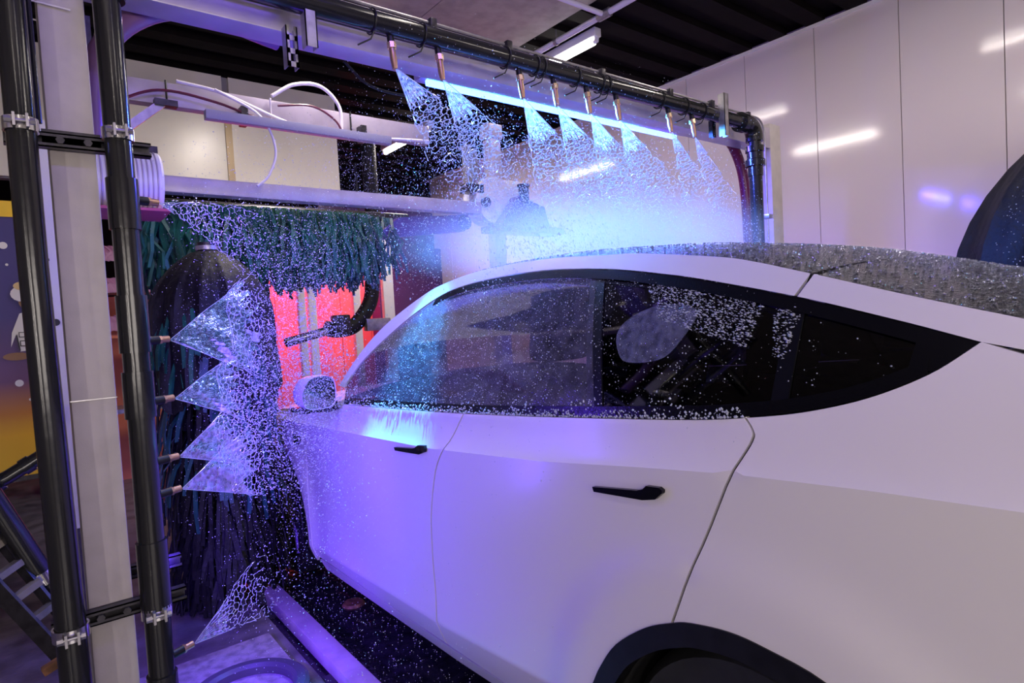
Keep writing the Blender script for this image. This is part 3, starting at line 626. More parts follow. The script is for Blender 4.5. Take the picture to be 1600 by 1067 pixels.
# ================================================================== CAR
CXM = 2.05
def zc(Y): return float(np.interp(Y, [-.3, .24, .45, .7, .95, 1.3, 1.9, 3.2, 4.4], [-.31, -.322, -.330, -.345, -.370, -.41, -.455, -.50, -.56]))
def sstep(s): s = min(1, max(0, s)); return s * s * (3 - 2 * s)
RC, FC = (.70, -1.11), (3.70, -1.11)
LOWP = ([0, .04, .15, .35, .55, .64, .70, .78, .9], [0, .002, .006, .010, .006, .000, .020, .055, .13])
def bodyX(Y, z):
    d = z - zc(Y)
    if d >= 0: x = 1.10 + .36 * d + .30 * d * d + .009 * (1 - math.exp(-d / .02))
    else: x = 1.10 + float(np.interp(-d, *LOWP))
    for cy, cz_ in (RC, FC):
        x -= .018 * sstep((.64 - math.hypot(Y - cy, z - cz_)) / .12)
    return x + .30 * max(0, (Y - 3.0) / 1.7) ** 2.2 + .30 * max(0, (.05 - Y) / .5) ** 2
DLO_BOT = [(2.805, -0.375), (2.226, -0.35), (1.762, -0.326), (1.355, -0.298), (1.053, -0.274), (0.823, -0.254), (0.699, -0.238), (0.581, -0.217), (0.47, -0.184), (0.376, -0.138), (0.309, -0.085)]
DLO_TOP = [(2.841, -0.305), (2.761, -0.192), (2.608, -0.075), (2.42, 0.04), (2.225, 0.118), (1.965, 0.149), (1.604, 0.152), (1.271, 0.125), (1.025, 0.088), (0.892, 0.063), (0.646, 0.009), (0.44, -0.046), (0.309, -0.085)]
RAILP = [(2.91, -0.31), (2.811, -0.149), (2.679, -0.016), (2.444, 0.112), (2.278, 0.161), (2.012, 0.193), (1.638, 0.194), (1.301, 0.171), (1.16, 0.159), (0.918, 0.124), (0.791, 0.100), (0.616, 0.052), (0.448, 0.003), (0.345, -0.026), (0.257, -0.05), (.05, -.11), (-.18, -.20)]
MID = [(1.754, -0.325), (1.793, -0.419), (1.876, -0.532), (1.931, -0.695), (1.944, -0.84), (1.933, -1.0), (1.925, -1.19)]
REARG = [(0.699, -0.235), (0.677, -0.258), (0.673, -0.279), (0.7, -0.338), (0.779, -0.512), (0.861, -0.708)]
FRONTG = [(2.84, -0.375), (3.11, -0.425), (3.145, -0.506), (3.20, -0.706), (3.17, -0.965), (3.13, -1.19)]
REARARCH = [(1.195, -1.19), (1.165, -1.06), (1.118, -0.96), (1.089, -0.903), (1.032, -0.823), (0.939, -0.748), (0.861, -0.708), (0.812, -0.690), (0.718, -0.674), (0.634, -0.677), (0.519, -0.696), (.40, -.76), (.31, -.85), (.25, -.97), (.215, -1.10), (.21, -1.24)]
FRONTARCH = [(3.16 + .0, -1.22), (3.185, -1.10), (3.23, -.97), (3.30, -.85), (3.40, -.76), (3.53, -.70), (3.70, -.672), (3.87, -.70), (4.0, -.76), (4.10, -.85), (4.17, -.97), (4.21, -1.10), (4.22, -1.22)]
def sm2(P, n=6): return [(p.x, p.y) for p in smooth_path([(a, b, 0) for a, b in P], n)]
DB, DT, RL = sm2(DLO_BOT), sm2(DLO_TOP), sm2(RAILP)
def cut(P, y0, y1):
    """piece of a line running from high Y to low Y, between y0 >= y1, ends interpolated"""
    a = [p for p in P if y1 < p[0] < y0]
    f = lambda y: (y, float(np.interp(y, [q[0] for q in P][::-1], [q[1] for q in P][::-1])))
    return [f(y0)] + a + [f(y1)]
def dens(P, h=.03):
    out = []
    for i in range(len(P)):
        a = P[i]; b = P[(i + 1) % len(P)]; L_ = math.hypot(a[0] - b[0], a[1] - b[1])
        if L_ < 1e-4: continue
        for k in range(max(1, int(L_ / h))): t = k / max(1, int(L_ / h)); out.append((a[0] + (b[0] - a[0]) * t, a[1] + (b[1] - a[1]) * t))
    return out
def inpoly(p, P):
    c = False; j = len(P) - 1
    for i in range(len(P)):
        if (P[i][1] > p[1]) != (P[j][1] > p[1]) and p[0] < (P[j][0] - P[i][0]) * (p[1] - P[i][1]) / (P[j][1] - P[i][1]) + P[i][0]: c = not c
        j = i
    return c
def panel(name, outline, m, parent, off=0, thick=.012, grid=.04, surf=bodyX, flip=False, ang=30):
    O = dens(outline, grid * .7); n = len(O)
    ys = [p[0] for p in O]; zs = [p[1] for p in O]; pts = []
    y = min(ys) + grid * .5
    while y < max(ys):
        z = min(zs) + grid * .5
        while z < max(zs):
            if inpoly((y, z), O) and min((y - a) ** 2 + (z - b) ** 2 for a, b in O) > (grid * .4) ** 2: pts.append((y, z))
            z += grid
        y += grid
    if grid > .03:
        cr3 = []
        for q in range(int((max(ys) - min(ys)) / .035) + 1):
            yy = min(ys) + q * .035
            for zz_ in (zc(yy) - .012, zc(yy), zc(yy) + .012, zc(yy) - .628, zc(yy) - .64, zc(yy) - .652):
                if inpoly((yy, zz_), O) and min((yy - a) ** 2 + (zz_ - b) ** 2 for a, b in O) > .012 ** 2: cr3.append((yy, zz_))
        pts = [p for p in pts if min((abs(p[1] - zc(p[0])), abs(p[1] - zc(p[0]) + .64))) > .028] + cr3
    V, E_, F_, *_ = delaunay_2d_cdt([Vector(p) for p in O + pts], [(i, (i + 1) % n) for i in range(n)], [list(range(n))], 1, 1e-5)
    f3 = lambda p, o: ((2 * CXM - surf(p[0], p[1]) - o) if flip else surf(p[0], p[1]) + o, p[0], p[1])
    vs = [f3(p, off) for p in V]; fs = []
    for t in F_:
        a, b, c_ = [V[i] for i in t][:3]; cr_ = (b[0] - a[0]) * (c_[1] - a[1]) - (b[1] - a[1]) * (c_[0] - a[0])
        t = list(t) if (cr_ < 0) != flip else list(t)[::-1]; fs.append(tuple(t))
    cnt = {}
    for t in fs:
        for i in range(len(t)): k = (t[i], t[(i + 1) % len(t)]); cnt[k] = 1
    be = [k for k in cnt if (k[1], k[0]) not in cnt]
    base = len(vs); ids = {}
    for a, b in be:
        for q in (a, b):
            if q not in ids: ids[q] = len(vs); vs.append(f3(V[q], off + thick))
    for a, b in be: fs.append((b, a, ids[a], ids[b]))
    return MB().add(vs, fs).build(name, m, parent, True, ang=ang)
car = thing('car', 'white electric crossover car with dark tinted windows under the spray', 'car', (CXM, 2.2, FZ))
G = .0035
RAS = sm2(REARARCH, 4); FAS = sm2(FRONTARCH, 4)
pillm = pm('pillar_black', (.003, .003, .004), .4, 0, .15)
def sh_(P, dy, dz=0): return [(a + dy, b + dz) for a, b in P]

for flip in (False, True):
    kw = dict(flip=flip)
    # front door
    o = cut(DB, 2.80, 1.754)
    out = o + [p for p in sh_(sm2(MID, 4), G)] + [(2.4, -1.20)] + sh_(sm2(FRONTG, 4), -G)[::-1]
    fd = panel('front_door', out, paint, car, **kw)
    o = cut(DB, 1.754, .699)
    out = o + sh_(sm2(REARG, 4), G) + [p for p in RAS[:25][::-1]] + [(1.4, -1.20)] + sh_(sm2(MID, 4), -G)[::-1]
    rd = panel('rear_door', out, paint, car, **kw)
    # quarter panel: behind the rear door, over arch to the tail
    out = cut(DB, .699, .309) + [(.252, -.104), (.05, -.16), (-.18, -.24), (-.30, -.34), (-.34, -.6), (-.34, -1.0), (-.28, -1.22)] + RAS[25:][::-1] + sh_(sm2(REARG, 4), -G)[::-1]
    panel('quarter_panel', out, paint, car, **kw)
    # fender
    top = [(2.85, -.372), (2.95, -.395), (3.3, -.43), (3.8, -.49), (4.2, -.56), (4.5, -.66), (4.6, -.8), (4.6, -1.22)]
    out = top + FAS[::-1] + sh_(sm2(FRONTG, 4), G)[::-1]
    panel('front_fender', out, paint, car, **kw)
    # sill under the doors
    panel('sill_panel', [(3.12, -1.203), (1.2, -1.203), (1.2, -1.27), (3.12, -1.27)], paint, car, **kw)
    # roof side rail (a pillar to hatch) and strip beyond it
    panel('roof_rail', cut(RL, 2.90, .622) + cut(DT, 2.838, .646)[::-1], paint, car, grid=.025, **kw)
    panel('hatch_side_strip', cut(RL, .614, -.18) + [(-.18, -.23), (.05, -.152), (.252, -.097)] + cut(DT, .638, .309)[::-1], paint, car, grid=.025, **kw)
    # window surround: thin black bands, pillars
    def band(P, w0, w1, name, off=.002, th=.01):
        """strip following a traced line, from offset w0 to w1 (in z)"""
        panel(name, [(a, b + w0) for a, b in P] + [(a, b + w1) for a, b in P][::-1], blackgloss, car, off, th, .02, **kw)
    band(cut(DT, 2.3, .40), -.003, -.030, 'window_trim'); band(cut(DB, 2.75, .38), .003, .030, 'window_trim', .001)
    panel('window_trim', [(.40, -.060), (.312, -.086), (.372, -.134), (.41, -.128)], blackgloss, car, .002, .01, .02, **kw)
    band([(a, b - .034) for a, b in cut(DT, 2.2, .64)], 0, -.010, 'window_seal', .008)
    # glass
    fg = [(a, b - .004) for a, b in cut(DT, 2.83, 1.325)] + [(a, b + .004) for a, b in cut(DB, 2.79, 1.135)][::-1]
    fgl = fg
    panel('front_window', fg, glassf, car, .010, .004, .05, **kw)
    rg = [(a, b - .004) for a, b in cut(DT, 1.292, .650)] + [(a, b + .004) for a, b in cut(DB, 1.115, .645)][::-1]
    panel('rear_window', rg, glassr, car, .010, .004, .05, **kw)
    qg = [(a, b - .004) for a, b in cut(DT, .622, .315)] + [(a, b + .004) for a, b in cut(DB, .626, .315)][::-1]
    panel('quarter_window', qg, glassr, car, .009, .004, .04, **kw)
    panel('door_pillar', [(1.35, .130), (1.285, .125), (1.105, -.277), (1.16, -.281)], pillm, car, .006, .01, .03, **kw)
    panel('rear_pillar', [(.652, .010), (.618, .0), (.614, -.218), (.650, -.225)], pillm, car, .004, .01, .03, **kw)
    for nm, Lg in (('front', MID), ('rear', REARG), ('fender', FRONTG)):
        Lg = sm2(Lg, 4); panel('gap_seal', sh_(Lg, .014) + sh_(Lg, -.014)[::-1], pillm, car, .0135, .003, .03, **kw)  # dark strips behind the panel gaps stand in for the shade inside
    # arch cladding (black ring) + wheel housing
    sx_ = lambda x: 2 * CXM - x if flip else x
    for (A, cc) in ((RAS, RC), (FAS, FC)):
        inner = [(cc[0] + (a - cc[0]) * .88, cc[1] + (b - cc[1]) * .88) for a, b in A]
        panel('arch_cladding', A + inner[::-1], blackplast, car, -.004, .05, .03, **kw)
        b = MB(); n = len(inner); vs = [(sx_(bodyX(a, z_) + .03), a, z_) for a, z_ in inner] + [(sx_(1.55), a, z_) for a, z_ in inner]
        fs = [(i, i + 1, n + i + 1, n + i) for i in range(n - 1)]; vs.append((sx_(1.55), cc[0], cc[1])); fs += [(n + i, n + i + 1, 2 * n) for i in range(n - 1)]
        b.add(vs, fs).build('wheel_housing', rubber, car)
    # door handles
    for dr, P in ((rd, [(1.090, -.441), (1.086, -.453), (1.01, -.448), (.931, -.443), (.893, -.434), (.872, -.416), (.871, -.409), (.880, -.404), (.917, -.407), (.928, -.417), (.945, -.423), (1.01, -.431)]),
                  (fd, [(2.157, -.483), (2.151, -.495), (2.06, -.490), (1.965, -.484), (1.925, -.470), (1.920, -.456), (1.931, -.448), (1.975, -.452), (1.99, -.462), (2.01, -.468), (2.08, -.475)])):
        panel('door_handle', P, blackgloss, dr, -.012, .014, .02, **kw)
    # small side camera on the fender
    panel('side_marker', [(3.36, -.575), (3.24, -.575), (3.28, -.615), (3.345, -.64)], blackgloss, car, -.012, .014, .03, **kw)
    # mirror
    vs = []; mi = thing_mesh = MB()
    x0, x1 = (.945, 1.115) if not flip else (2 * CXM - 1.115, 2 * CXM - .945)
    def mshell(y, k, dz=0):
        out_ = []
        for j in range(20):
            a = 2 * PI * j / 20; ca, sa = math.cos(a), math.sin(a)
            u_ = math.copysign(abs(ca) ** .55, ca); v_ = math.copysign(abs(sa) ** .6, sa)
            px = (u_ * .080 + (.030 if v_ > 0 and u_ < 0 else 0) * v_); pz = v_ * .076
            out_.append(((x0 + x1) / 2 + (px if not flip else -px) * k, y, -.300 + pz * k + dz))
        return out_
    rings = [mshell(2.755, .97), mshell(2.74, 1.0), mshell(2.80, 1.02), mshell(2.88, .92), mshell(2.93, .7), mshell(2.95, .35)]
    rings[0] = mshell(2.745, .96); vs = [p for r_ in rings for p in r_]; fs = []
    for i in range(5):
        for j in range(20): a = i * 20 + j; b_ = i * 20 + (j + 1) % 20; fs.append((a, b_, b_ + 20, a + 20))
    fs.append(tuple(range(100, 120)))
    mo = MB().add(vs, fs).build('mirror', paint, car, ang=60)
    g_ = [(x, 2.750, z) for x, y_, z in mshell(2.75, .95)]; MB().add(g_ + [(x, 2.756, z) for x, _, z in g_], [tuple(range(20)), tuple(range(20, 40))[::-1]]).build('mirror_glass', pm('mirror_glass', (.16, .16, .2), .08, 1), mo, False)
    xb = (x0 + x1) / 2
    MB().box((x0 + .0, 2.75, -.392), (x1 + .0, 2.90, -.370), bev=.01).build('mirror_base', blackgloss, mo)
    sgn = -1 if flip else 1
    MB().tube([(xb + sgn * .05, 2.82, -.385), (sx_(1.14), 2.80, -.375)], .022, 12).build('mirror_arm', blackgloss, mo)
    # wheels
    for cc in (RC, FC):
        wv = thing_w = None
        wx = sx_(1.135); s_ = -1 if not flip else 1
        ti = MB().lathe([(.25, -.10), (.33, -.115), (.350, -.09), (.355, -.04), (.355, .04), (.350, .09), (.33, .115), (.25, .10)], (wx - s_ * .12, cc[0], -1.097), 56, 'x').build('tire', rubber, car)
        rb = MB().lathe([(.252, -.1), (.252, .1), (.24, .1), (.235, -.08), (.22, -.1)], (wx - s_ * .12, cc[0], -1.097), 48, 'x')
        for k in range(10):
            a = 2 * PI * k / 10; c_, s2_ = math.cos(a), math.sin(a)
            rb.tube([(wx - s_ * .05, cc[0] + c_ * .05, -1.097 + s2_ * .05), (wx - s_ * .035, cc[0] + c_ * .24, -1.097 + s2_ * .24)], [.022, .014], 6)
        rb.tube([(wx - s_ * .1, cc[0], -1.097), (wx - s_ * .03, cc[0], -1.097)], .06, 20)
        rb.build('wheel_rim', pm('dark_alloy', (.12, .12, .13), .3, .8), ti)
# roof, hatch glass, windscreen, hood: lofts between left and right rail lines
def loft(name, ys, zl, crown, m, parent=car, inset=0, drop=.0, nx=28, yb=0, close=True, thick=.02):
    vs = []; ny = len(ys)
    for layer in (0, 1):
        for Y, z0 in zip(ys, zl):
            xl = bodyX(Y, z0) + inset
            cr_ = crown(Y) if callable(crown) else crown
            for k in range(nx + 1):
                s = -1 + 2 * k / nx; x = CXM + s * (CXM - xl); zz = z0 + cr_ * (1 - abs(s) ** 2.6) - layer * thick + drop
                vs.append((x, Y + yb * (1 - s * s), zz))
    fs = []; W = nx + 1; B = ny * W
    for i in range(ny - 1):
        for k in range(nx): a = i * W + k; fs.append((a, a + 1, a + W + 1, a + W)); fs.append((B + a, B + a + W, B + a + W + 1, B + a + 1))
    for i in range(ny - 1):
        a = i * W; fs.append((a, a + W, B + a + W, B + a)); a += nx; fs.append((a + W, a, B + a, B + a + W))
    for k in range(nx): fs.append((k, B + k, B + k + 1, k + 1)); a = (ny - 1) * W + k; fs.append((a + 1, B + a + 1, B + a, a))
    return MB().add(vs, fs).build(name, m, parent, True, ang=50)
rz = lambda Y: float(np.interp(Y, [q[0] for q in RL][::-1], [q[1] for q in RL][::-1]))
def ysp(a, b, n): return [a + (b - a) * i / n for i in range(n + 1)]
roofglass = pm('wet_roof_glass', (.004, .004, .006), .10, 0, .22, bump=(110, .9, .008))
Y_ = ysp(2.10, .62, 20); loft('roof_glass', Y_, [rz(y) for y in Y_], lambda Y: .042, roofglass)
Y_ = ysp(.605, -.20, 10); loft('hatch_glass', Y_, [rz(y) for y in Y_], lambda Y: .045, roofglass)
Y_ = ysp(2.19, 2.11, 2); loft('roof_header', Y_, [rz(y) for y in Y_], .042, paint)
Y_ = ysp(2.80, 2.19, 10); loft('windscreen', Y_, [rz(y) for y in Y_], lambda Y: .042, glassf, yb=.16)
Y_ = ysp(2.80, 4.45, 14); zz_ = [float(np.interp(y, [2.8, 2.95, 3.3, 3.8, 4.2, 4.45], [-.355, -.39, -.425, -.485, -.555, -.63])) for y in Y_]
loft('hood', Y_, zz_, lambda Y: .07, paint, yb=.12)
def nose(name, y0, y1, zt, zb, m, sgn):
    b = MB(); vs = []; nx = 24; nz = 12
    for i in range(nz + 1):
        f = i / nz; z = zt + (zb - zt) * f; yy = y0 + (y1 - y0) * math.sin(min(1, f * 1.6) * PI / 2) - sgn * .10 * max(0, f - .7) * 3
        xl = bodyX(4.45 if sgn > 0 else -.28, max(min(z, -.34), -1.22)) + .01
        for k in range(nx + 1):
            s = -1 + 2 * k / nx; vs.append((CXM + s * (CXM - xl), yy - sgn * .20 * abs(s) ** 3 + sgn * .12 * (1 - s * s), z))
    fs = [(i * (nx + 1) + k, i * (nx + 1) + k + 1, (i + 1) * (nx + 1) + k + 1, (i + 1) * (nx + 1) + k) for i in range(nz) for k in range(nx)]
    return MB().add(vs, fs).build(name, m, car, ang=60)
nose('front_bumper', 4.50, 4.72, -.60, -1.24, paint, 1)
nose('tailgate', -.20, -.36, -.20, -1.24, paint, -1)
MB().box((1.35, -.46, -.45), (1.75, -.34, -.40), bev=.01).build('tail_lamp', pm('tail_red', (.4, .01, .01), .2), car)
MB().box((2.35, -.46, -.45), (2.75, -.34, -.40), bev=.01).build('tail_lamp', MATS['tail_red'], car)
for x in (1.42, 2.38): MB().box((x, 4.54, -.74), (x + .30, 4.70, -.66), bev=.02).build('headlamp', pm('headlamp_glass', (.6, .6, .65), .08), car)
# body interior: floor pan, sides lining, seats, dash
MB().box((1.25, -.25, -1.27), (2.85, 4.45, -1.20)).build('underbody', blackplast, car, False)
MB().box((1.20, 1.22, -1.2), (1.24, 3.1, -.42)).build('inner_lining', seatm, car, False); MB().box((2.86, 1.22, -1.2), (2.90, 3.1, -.42)).build('inner_lining', seatm, car, False)
MB().box((1.45, -.2, -.75), (2.65, .55, -.42)).build('cargo_floor', seatm, car, False); MB().box((1.3, 2.75, -.62), (2.8, 3.1, -.44), bev=.04).build('dashboard', seatm, car)
def seat(x, y, w_=.5):
    s = MB().box((x - w_ / 2, y, -1.0), (x + w_ / 2, y + .5, -.82), bev=.05).build('seat', seatm, car)
    MB().box((x - w_ / 2 + .02, y - .12, -.86), (x + w_ / 2 - .02, y + .04, -.22), rot=Matrix.Rotation(math.radians(12), 3, 'X'), bev=.045).build('seat_back', seatm, s)
    MB().box((x - .13, y - .18, -.19), (x + .13, y - .08, -.03), rot=Matrix.Rotation(math.radians(8), 3, 'X'), bev=.035).build('headrest', seatm, s)
seat(1.68, 1.95); seat(2.42, 1.95); seat(1.62, .98, .46); seat(2.05, .98, .36); seat(2.48, .98, .46)
MB().tube(arc((1.70, 2.62, -.42), .17, 0, 2 * PI, (1, 0, 0), (0, -.35, .94), 32), .014, 10).build('steering_wheel', seatm, car)
# water thrown over the car: beads lying on it (one stuff part each)
OCT = np.array([(1, 0, 0), (-1, 0, 0), (0, 1, 0), (0, -1, 0), (0, 0, 1), (0, 0, -1)], float)
OF = np.array([(0, 2, 4), (2, 1, 4), (1, 3, 4), (3, 0, 4), (2, 0, 5), (1, 2, 5), (3, 1, 5), (0, 3, 5)])
def drops(name, P, r, m, parent=None, dirs=None, stretch=None):
    P = np.asarray(P, float); n = len(P); r = np.asarray(r, float).reshape(-1, 1, 1)
    V = np.repeat(OCT[None], n, 0) * r * NR.uniform(.75, 1.25, (n, 1, 3))
    if dirs is not None:
        d = np.asarray(dirs, float); d = d / np.linalg.norm(d, axis=1, keepdims=True); k = np.asarray(stretch, float).reshape(-1, 1, 1)
        V = V + (V @ d[:, :, None]) * d[:, None, :] * (k - 1)
    V = V + P[:, None, :]
    F = (OF[None] + (np.arange(n) * 6)[:, None, None]).reshape(-1, 3)
    return raw(name, V.reshape(-1, 3), F, m, parent, 'stuff')
BUBX = (.86, -.075)   # centre of the blue reflecting wet patch on the rear window
def beads(poly, n, rmin, rmax, off, keep=lambda a, b: 1, stretch=1.0):
    P = []; r = []; ys = [p[0] for p in poly]; zs = [p[1] for p in poly]; k = 0
    while len(P) < n and k < n * 30:
        k += 1; a = R.uniform(min(ys), max(ys)); b = R.uniform(min(zs), max(zs))
        if inpoly((a, b), poly) and R.random() < keep(a, b): P.append((bodyX(a, b) + off, a, b)); r.append(rmin + (rmax - rmin) * R.random() ** 3)
    return P, r
glasspoly = cut(DT, 2.74, .33) + cut(DB, 2.74, .33)[::-1]
def dens_w(a, b):
    if ((a - 1.01) / .13) ** 2 + ((b + .065) / .085) ** 2 < 1: return .2
    top = (b + .25) / .4
    if a > 1.3: return .9
    if a > .63:
        if abs(a - .70) < .05 * (.03 - b) / .25 + .005 and b < .02: return .08
        return (.30 + .70 * sstep(top)) * (1 if a > .70 else .6)
    return .08
P_, r_ = beads(glasspoly, 7500, .0007, .0027, .004, dens_w); drops('window_beads', P_, r_, dropm, car)
P_, r_ = beads([(1.1, .08), (.62, -.01), (.64, -.12), (1.0, -.03)], 1500, .0008, .0026, .004, lambda a, b: 0 if abs(a - .70) < .05 * (.03 - b) / .25 + .005 else 1)
drops('window_beads', P_, r_, dropm, car, [(.3, 1, .2)] * len(P_), [2.5] * len(P_))
doorpoly = [(3.1, -.45), (2.7, -.37), (.7, -.26), (.7, -.3), (1.2, -.42), (2.0, -1.1), (3.1, -1.1)]
P_, r_ = beads(doorpoly, 900, .0008, .0022, -.001); drops('door_beads', P_, r_, dropm, car)
P_ = []; r_ = []
for _ in range(9000):
    Y = R.uniform(-.1, 2.1) if R.random() < .55 else R.uniform(-.1, 1.0); z0 = rz(Y); xl = bodyX(Y, z0); s = R.uniform(-1, .5); x = CXM + s * (CXM - xl)
    P_.append((x, Y, z0 + .044 * (1 - abs(s) ** 2.6) + .002)); r_.append(.001 + .0035 * R.random() ** 2)
drops('roof_beads', P_, [q * .7 for q in r_], beadm, car, [(R.uniform(-.5, .5), -1, 0) for _ in P_], [1.8] * len(P_))
# foam/water caught along the window sill
P_ = []; r_ = []
for _ in range(1300):
    Y = R.uniform(.7, 2.7); zb_ = float(np.interp(Y, [q[0] for q in DB][::-1], [q[1] for q in DB][::-1])); h = R.random() ** 3 * (.05 if math.sin(Y * 23) > .3 else .02)
    P_.append((bodyX(Y, zb_) - .002, Y, zb_ + .004 + h)); r_.append(R.uniform(.001, .004))
drops('sill_foam', P_, r_, dropm, car)
panel('window_film', fgl, filmm2, car, .0045, .002, .04)
# wet patch on the rear window, a blue reflection put into its colour
pt = [(1.01 + .120 * math.cos(a) * (1 + .12 * math.sin(3 * a)) , -.065 + .078 * math.sin(a) * (1 + .10 * math.sin(2 * a + 1)) - .02 * math.cos(a)) for a in [2 * PI * i / 30 for i in range(30)]]
panel('wet_patch', pt, filmm, car, .003, .003, .012)

# ================================================================== WATER FANS
def frame_for(d, sp):
    d = Vector(d).normalized(); sp = Vector(sp); sp = (sp - d * sp.dot(d)).normalized(); return d, sp, d.cross(sp)
def water_fan(apex, d, sp, half, r_sheet, r_web, r_drop, cell, ndrop, label, group, grav=.0, seed=1, KK=.62, wthick=1.0):
    rr = random.Random(seed); d, sp, nn = frame_for(d, sp); apex = Vector(apex)
    t = thing('water_fan', label, 'water spray', apex, group)
    ph = rr.uniform(0, 6)
    def pt(r, th, o=0):
        wob = .02 * r * math.sin(th * 9 + r * 30 + ph) + o
        p = apex + d * (r * math.cos(th)) + sp * (r * math.sin(th)) + nn * wob; p.z -= grav * r * r; return p
    # clear sheet, ragged end
    na, nr = 26, 14; vs = []; fs = []
    rend = [r_sheet * (.85 + .3 * rr.random()) for _ in range(na + 1)]
    for i in range(nr + 1):
        for j in range(na + 1):
            th = half * (-1 + 2 * j / na); vs.append(pt(.004 + rend[j] * i / nr, th, .002 * math.sin(j * 2.1 + i * 1.3) * i / nr))
    for i in range(nr):
        for j in range(na): a = i * (na + 1) + j; fs.append((a, a + 1, a + na + 2, a + na + 1))
    MB().add(vs, fs).build('water_sheet', sheetm, t)
    # web of strands: cells of a triangulation in (r, theta)
    pts = []; tries = 0; wcell = lambda r: cell * (.75 + .5 * r / r_web)
    while tries < 9000:
        tries += 1; r = math.sqrt(rr.uniform((r_sheet * .7) ** 2, r_web ** 2)); th = rr.uniform(-half, half) * (1 + .08 * rr.random()); q = Vector((r * math.cos(th), r * math.sin(th)))
        e_ = wcell(r) * .75
        if all(((q.x - p.x) ** 2 + ((q.y - p.y) * KK) ** 2) > e_ * e_ for p in pts): pts.append(q)
        if len(pts) > 900: break
    V, E_, F_, *_ = delaunay_2d_cdt([Vector((q.length, math.atan2(q.y, q.x) * q.length * KK)) for q in pts], [], [], 0, 1e-6)
    cen = []
    for f in F_: c_ = sum((Vector(V[i]) for i in f), Vector((0, 0))) / 3; cen.append((c_.x, c_.y / c_.x / KK))
    em = {}
    for k, f in enumerate(F_):
        for i in range(3): em.setdefault(tuple(sorted((f[i], f[(i + 1) % 3]))), []).append(k)
    b = MB()
    jit = [rr.uniform(-1, 1) for _ in cen]
    P3 = [pt(c_[0], c_[1], jit[k] * .035 * max(0, c_[0] - r_sheet)) for k, c_ in enumerate(cen)]
    for ks in em.values():
        if len(ks) != 2: continue
        a, c_ = ks; r = cen[a][0]
        fade = (r - r_sheet) / (r_web - r_sheet)
        if rr.random() < .06 + max(0, fade - .15) * .85: continue
        if (P3[a] - P3[c_]).length > cell * 3: continue
        if max(cen[a][0], cen[c_][0]) > r_web * (.86 + .14 * math.sin(cen[a][1] * 23 + ph)): continue
        w_ = (.0017 + .0010 * rr.random()) * wthick * (1 - .35 * max(0, fade))
        j3 = lambda k_: Vector((rr.uniform(-1, 1), rr.uniform(-1, 1), rr.uniform(-1, 1))) * cell * k_
        b.tube([P3[a], P3[a].lerp(P3[c_], .3) + j3(.09), P3[a].lerp(P3[c_], .65) + j3(.09), P3[c_]], [w_ * 1.6, w_ * .85, w_ * .7, w_ * 1.6], 4, False)
    for s_ in (-1, 1): b.tube([pt(.006 + (r_sheet * 1.15) * i / 12, s_ * half * 1.0, 0) for i in range(13)], .0018 * wthick, 4, False)
    b.build('water_web', webm, t, kind='stuff')
    # drops torn off beyond and around the web
    P = []; rad = []; D = []; S = []
    for _ in range(ndrop):
        r = r_sheet + (r_drop - r_sheet) * rr.random() ** .8; th = half * rr.gauss(0, .62); o = rr.gauss(0, .05) * r
        p = pt(r, th, o) + Vector((rr.gauss(0, .018), rr.gauss(0, .018), rr.gauss(0, .018))); P.append(tuple(p)); rad.append(.0009 + .0022 * rr.random() ** 2.5); D.append(tuple((p - apex).normalized())); S.append(1 + 1.2 * rr.random())
    drops('spray_drops', P, rad, dropm, t, D, S)
    return t
OL = ['first overhead water fan, nearest the left end of the black pipe', 'second overhead water fan from the left, beside the first over the drive motor',
      'third overhead water fan, cyan topped, right of the wide gap', 'fourth overhead water fan, in the middle of the close set group',
      'fifth overhead water fan, cyan sheet, over the car roof', 'sixth overhead water fan, last one in front of the glowing blue bar', 'seventh overhead water fan, white, just past the end of the blue bar', 'eighth overhead water fan, white, nearest the pipe elbow']
for i, p in enumerate(NZ):
    d = Vector([(.5, -.46, -1), (.42, -.36, -1), (.30, -.28, -1), (.32, -.30, -1), (.30, -.27, -1), (.32, -.28, -1), (.28, -.24, -1), (.30, -.22, -1)][i]); sp = (.80, -.60, .12)
    water_fan(p, d, sp, math.radians(17 if i < 6 else 13), (.15, .17, .19, .17, .18, .17, .10, .10)[i], (.58, .58, .58, .60, .60, .60, .5, .5)[i], .95, .019, 4200 if i < 6 else 2000, OL[i], 'overhead water fans', seed=20 + i, wthick=.85)
SL = ['topmost side water fan, sagging over the lilac bar', 'largest side water fan, level with the car window', 'side water fan just below the largest one', 'side water fan fourth from the top', 'side water fan lowest of the close set four, before the blue strips', 'faint low water fan near the floor plate']
for i, z in enumerate(SIDE):
    p = Vector((BX, BY, z)) + Vector((.93, .36, 0)).normalized() * .102
    d = [Vector((.80, .60, -.10)), Vector((.82, .55, .09)), Vector((.82, .55, .05)), Vector((.82, .55, .11)), Vector((.82, .55, .06)), Vector((.82, .55, .16))][i]
    water_fan(p, d, (0, .0, 1), math.radians((17, 26, 23, 24, 22, 20)[i]), (.05, .36, .26, .22, .30, .15)[i], (.50, .52, .44, .40, .46, .42)[i], .95, .021, (1200, 3800, 3600, 3400, 3400, 500)[i], SL[i], 'side water fans', grav=.22 if i == 0 else .05, seed=40 + i, wthick=.48, KK=.9)
P_ = []; r_ = []
for _ in range(5000):
    a = R.uniform(PI * .8, PI * 1.7); f = R.random(); rr_ = .74 * math.sin(min(1, f * 1.9) * PI / 2) ** .8 * (.9 + .12 * f) + .03
    P_.append((4.78 + rr_ * math.cos(a), .58 + rr_ * math.sin(a), 1.02 - f ** 1.25 * .9 * .74 / .3)); r_.append(R.uniform(.001, .0045))
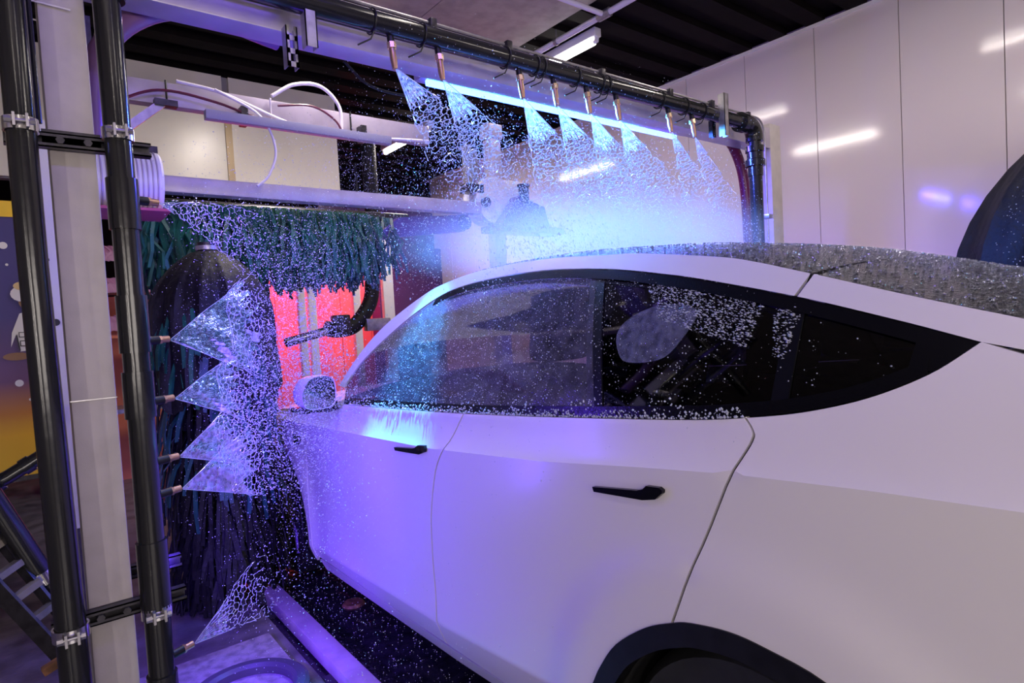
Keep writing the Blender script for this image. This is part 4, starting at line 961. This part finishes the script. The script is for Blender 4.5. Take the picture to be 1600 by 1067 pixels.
k_ = [i for i, p in enumerate(P_) if p[2] > -.1]
drops('brush_beads', [P_[i] for i in k_], [r_[i] for i in k_], dropm, black_brush)
# fine drops hanging in the air
def cloud(n, box, rmin, rmax, fn=None):
    P = []; r = []
    while len(P) < n:
        p = [R.uniform(box[k], box[k + 3]) for k in range(3)]
        if fn is None or R.random() < fn(*p): P.append(p); r.append(rmin + (rmax - rmin) * R.random() ** 2.5)
    return P, r
def shp(x, y, z):
    if x > 1.08 and z < .16 and y < 4.6: return 0
    return 1
P_, r_ = cloud(20000, (1.0, 1.7, .05, 3.2, 3.6, 1.05), .0008, .0026, lambda x, y, z: shp(x, y, z) * (1 - .55 * abs(z - .5) / .5)); tag(drops('air_droplets', P_, r_, dropm), 'fine droplets flying above the car roof under the arch', 'water droplets')
P_, r_ = cloud(9000, (.45, 2.1, -.9, 1.25, 3.4, .75), .0008, .0026, lambda x, y, z: shp(x, y, z) * math.exp(-((x - .95) / .42) ** 2) if (math.hypot(x - .8, y - 3.62) > .33) else 0); tag(drops('air_droplets', P_, r_, dropm), 'fine droplets flying between the side nozzles and the brush', 'water droplets')
P_, r_ = cloud(1500, (.5, 1.2, -1.42, 1.08, 3.2, -.7), .0008, .0022); tag(drops('air_droplets', P_, r_, dropm), 'scattered droplets low over the dark floor by the car sill', 'water droplets')
# ground splash specks on the wet floor
P_ = [(R.uniform(.9, 1.6), R.uniform(.8, 3.6), FZ - .008) for _ in range(1800)]; tag(drops('floor_droplets', P_, [R.uniform(.001, .004) for _ in P_], dropm), 'glistening drops lying on the dark floor below the sill', 'water droplets')
# spray mist where the jets burst on the roof
def mist(name, c, rad, dens_, label):
    m = bpy.data.materials.new(name); m.use_nodes = True; nt = m.node_tree; N = nt.nodes; N.clear(); out = N.new('ShaderNodeOutputMaterial'); vs_ = N.new('ShaderNodeVolumeScatter')
    vs_.inputs['Color'].default_value = (.95, .97, 1, 1); vs_.inputs['Anisotropy'].default_value = .2
    tc = N.new('ShaderNodeTexCoord'); ln = N.new('ShaderNodeVectorMath'); ln.operation = 'LENGTH'; nt.links.new(tc.outputs['Object'], ln.inputs[0])
    mr = N.new('ShaderNodeMapRange'); mr.interpolation_type = 'SMOOTHSTEP'; mr.inputs['From Min'].default_value = .1; mr.inputs['From Max'].default_value = 1.0; mr.inputs['To Min'].default_value = dens_; mr.inputs['To Max'].default_value = 0
    nt.links.new(ln.outputs['Value'], mr.inputs['Value']); nt.links.new(mr.outputs[0], vs_.inputs['Density']); nt.links.new(vs_.outputs[0], out.inputs['Volume'])
    bm = bmesh.new(); bmesh.ops.create_icosphere(bm, subdivisions=3, radius=1); me = bpy.data.meshes.new(name); bm.to_mesh(me); bm.free()
    o = link(name, me, m); o.location = (c[0], c[1], c[2] + H); o.scale = rad; tag(o, label, 'mist', kind='stuff')
    return o
mist('spray_mist', (2.0, 1.85, .30), (1.10, .70, .24), 1.7, 'blue lit mist bursting over the front of the car roof')
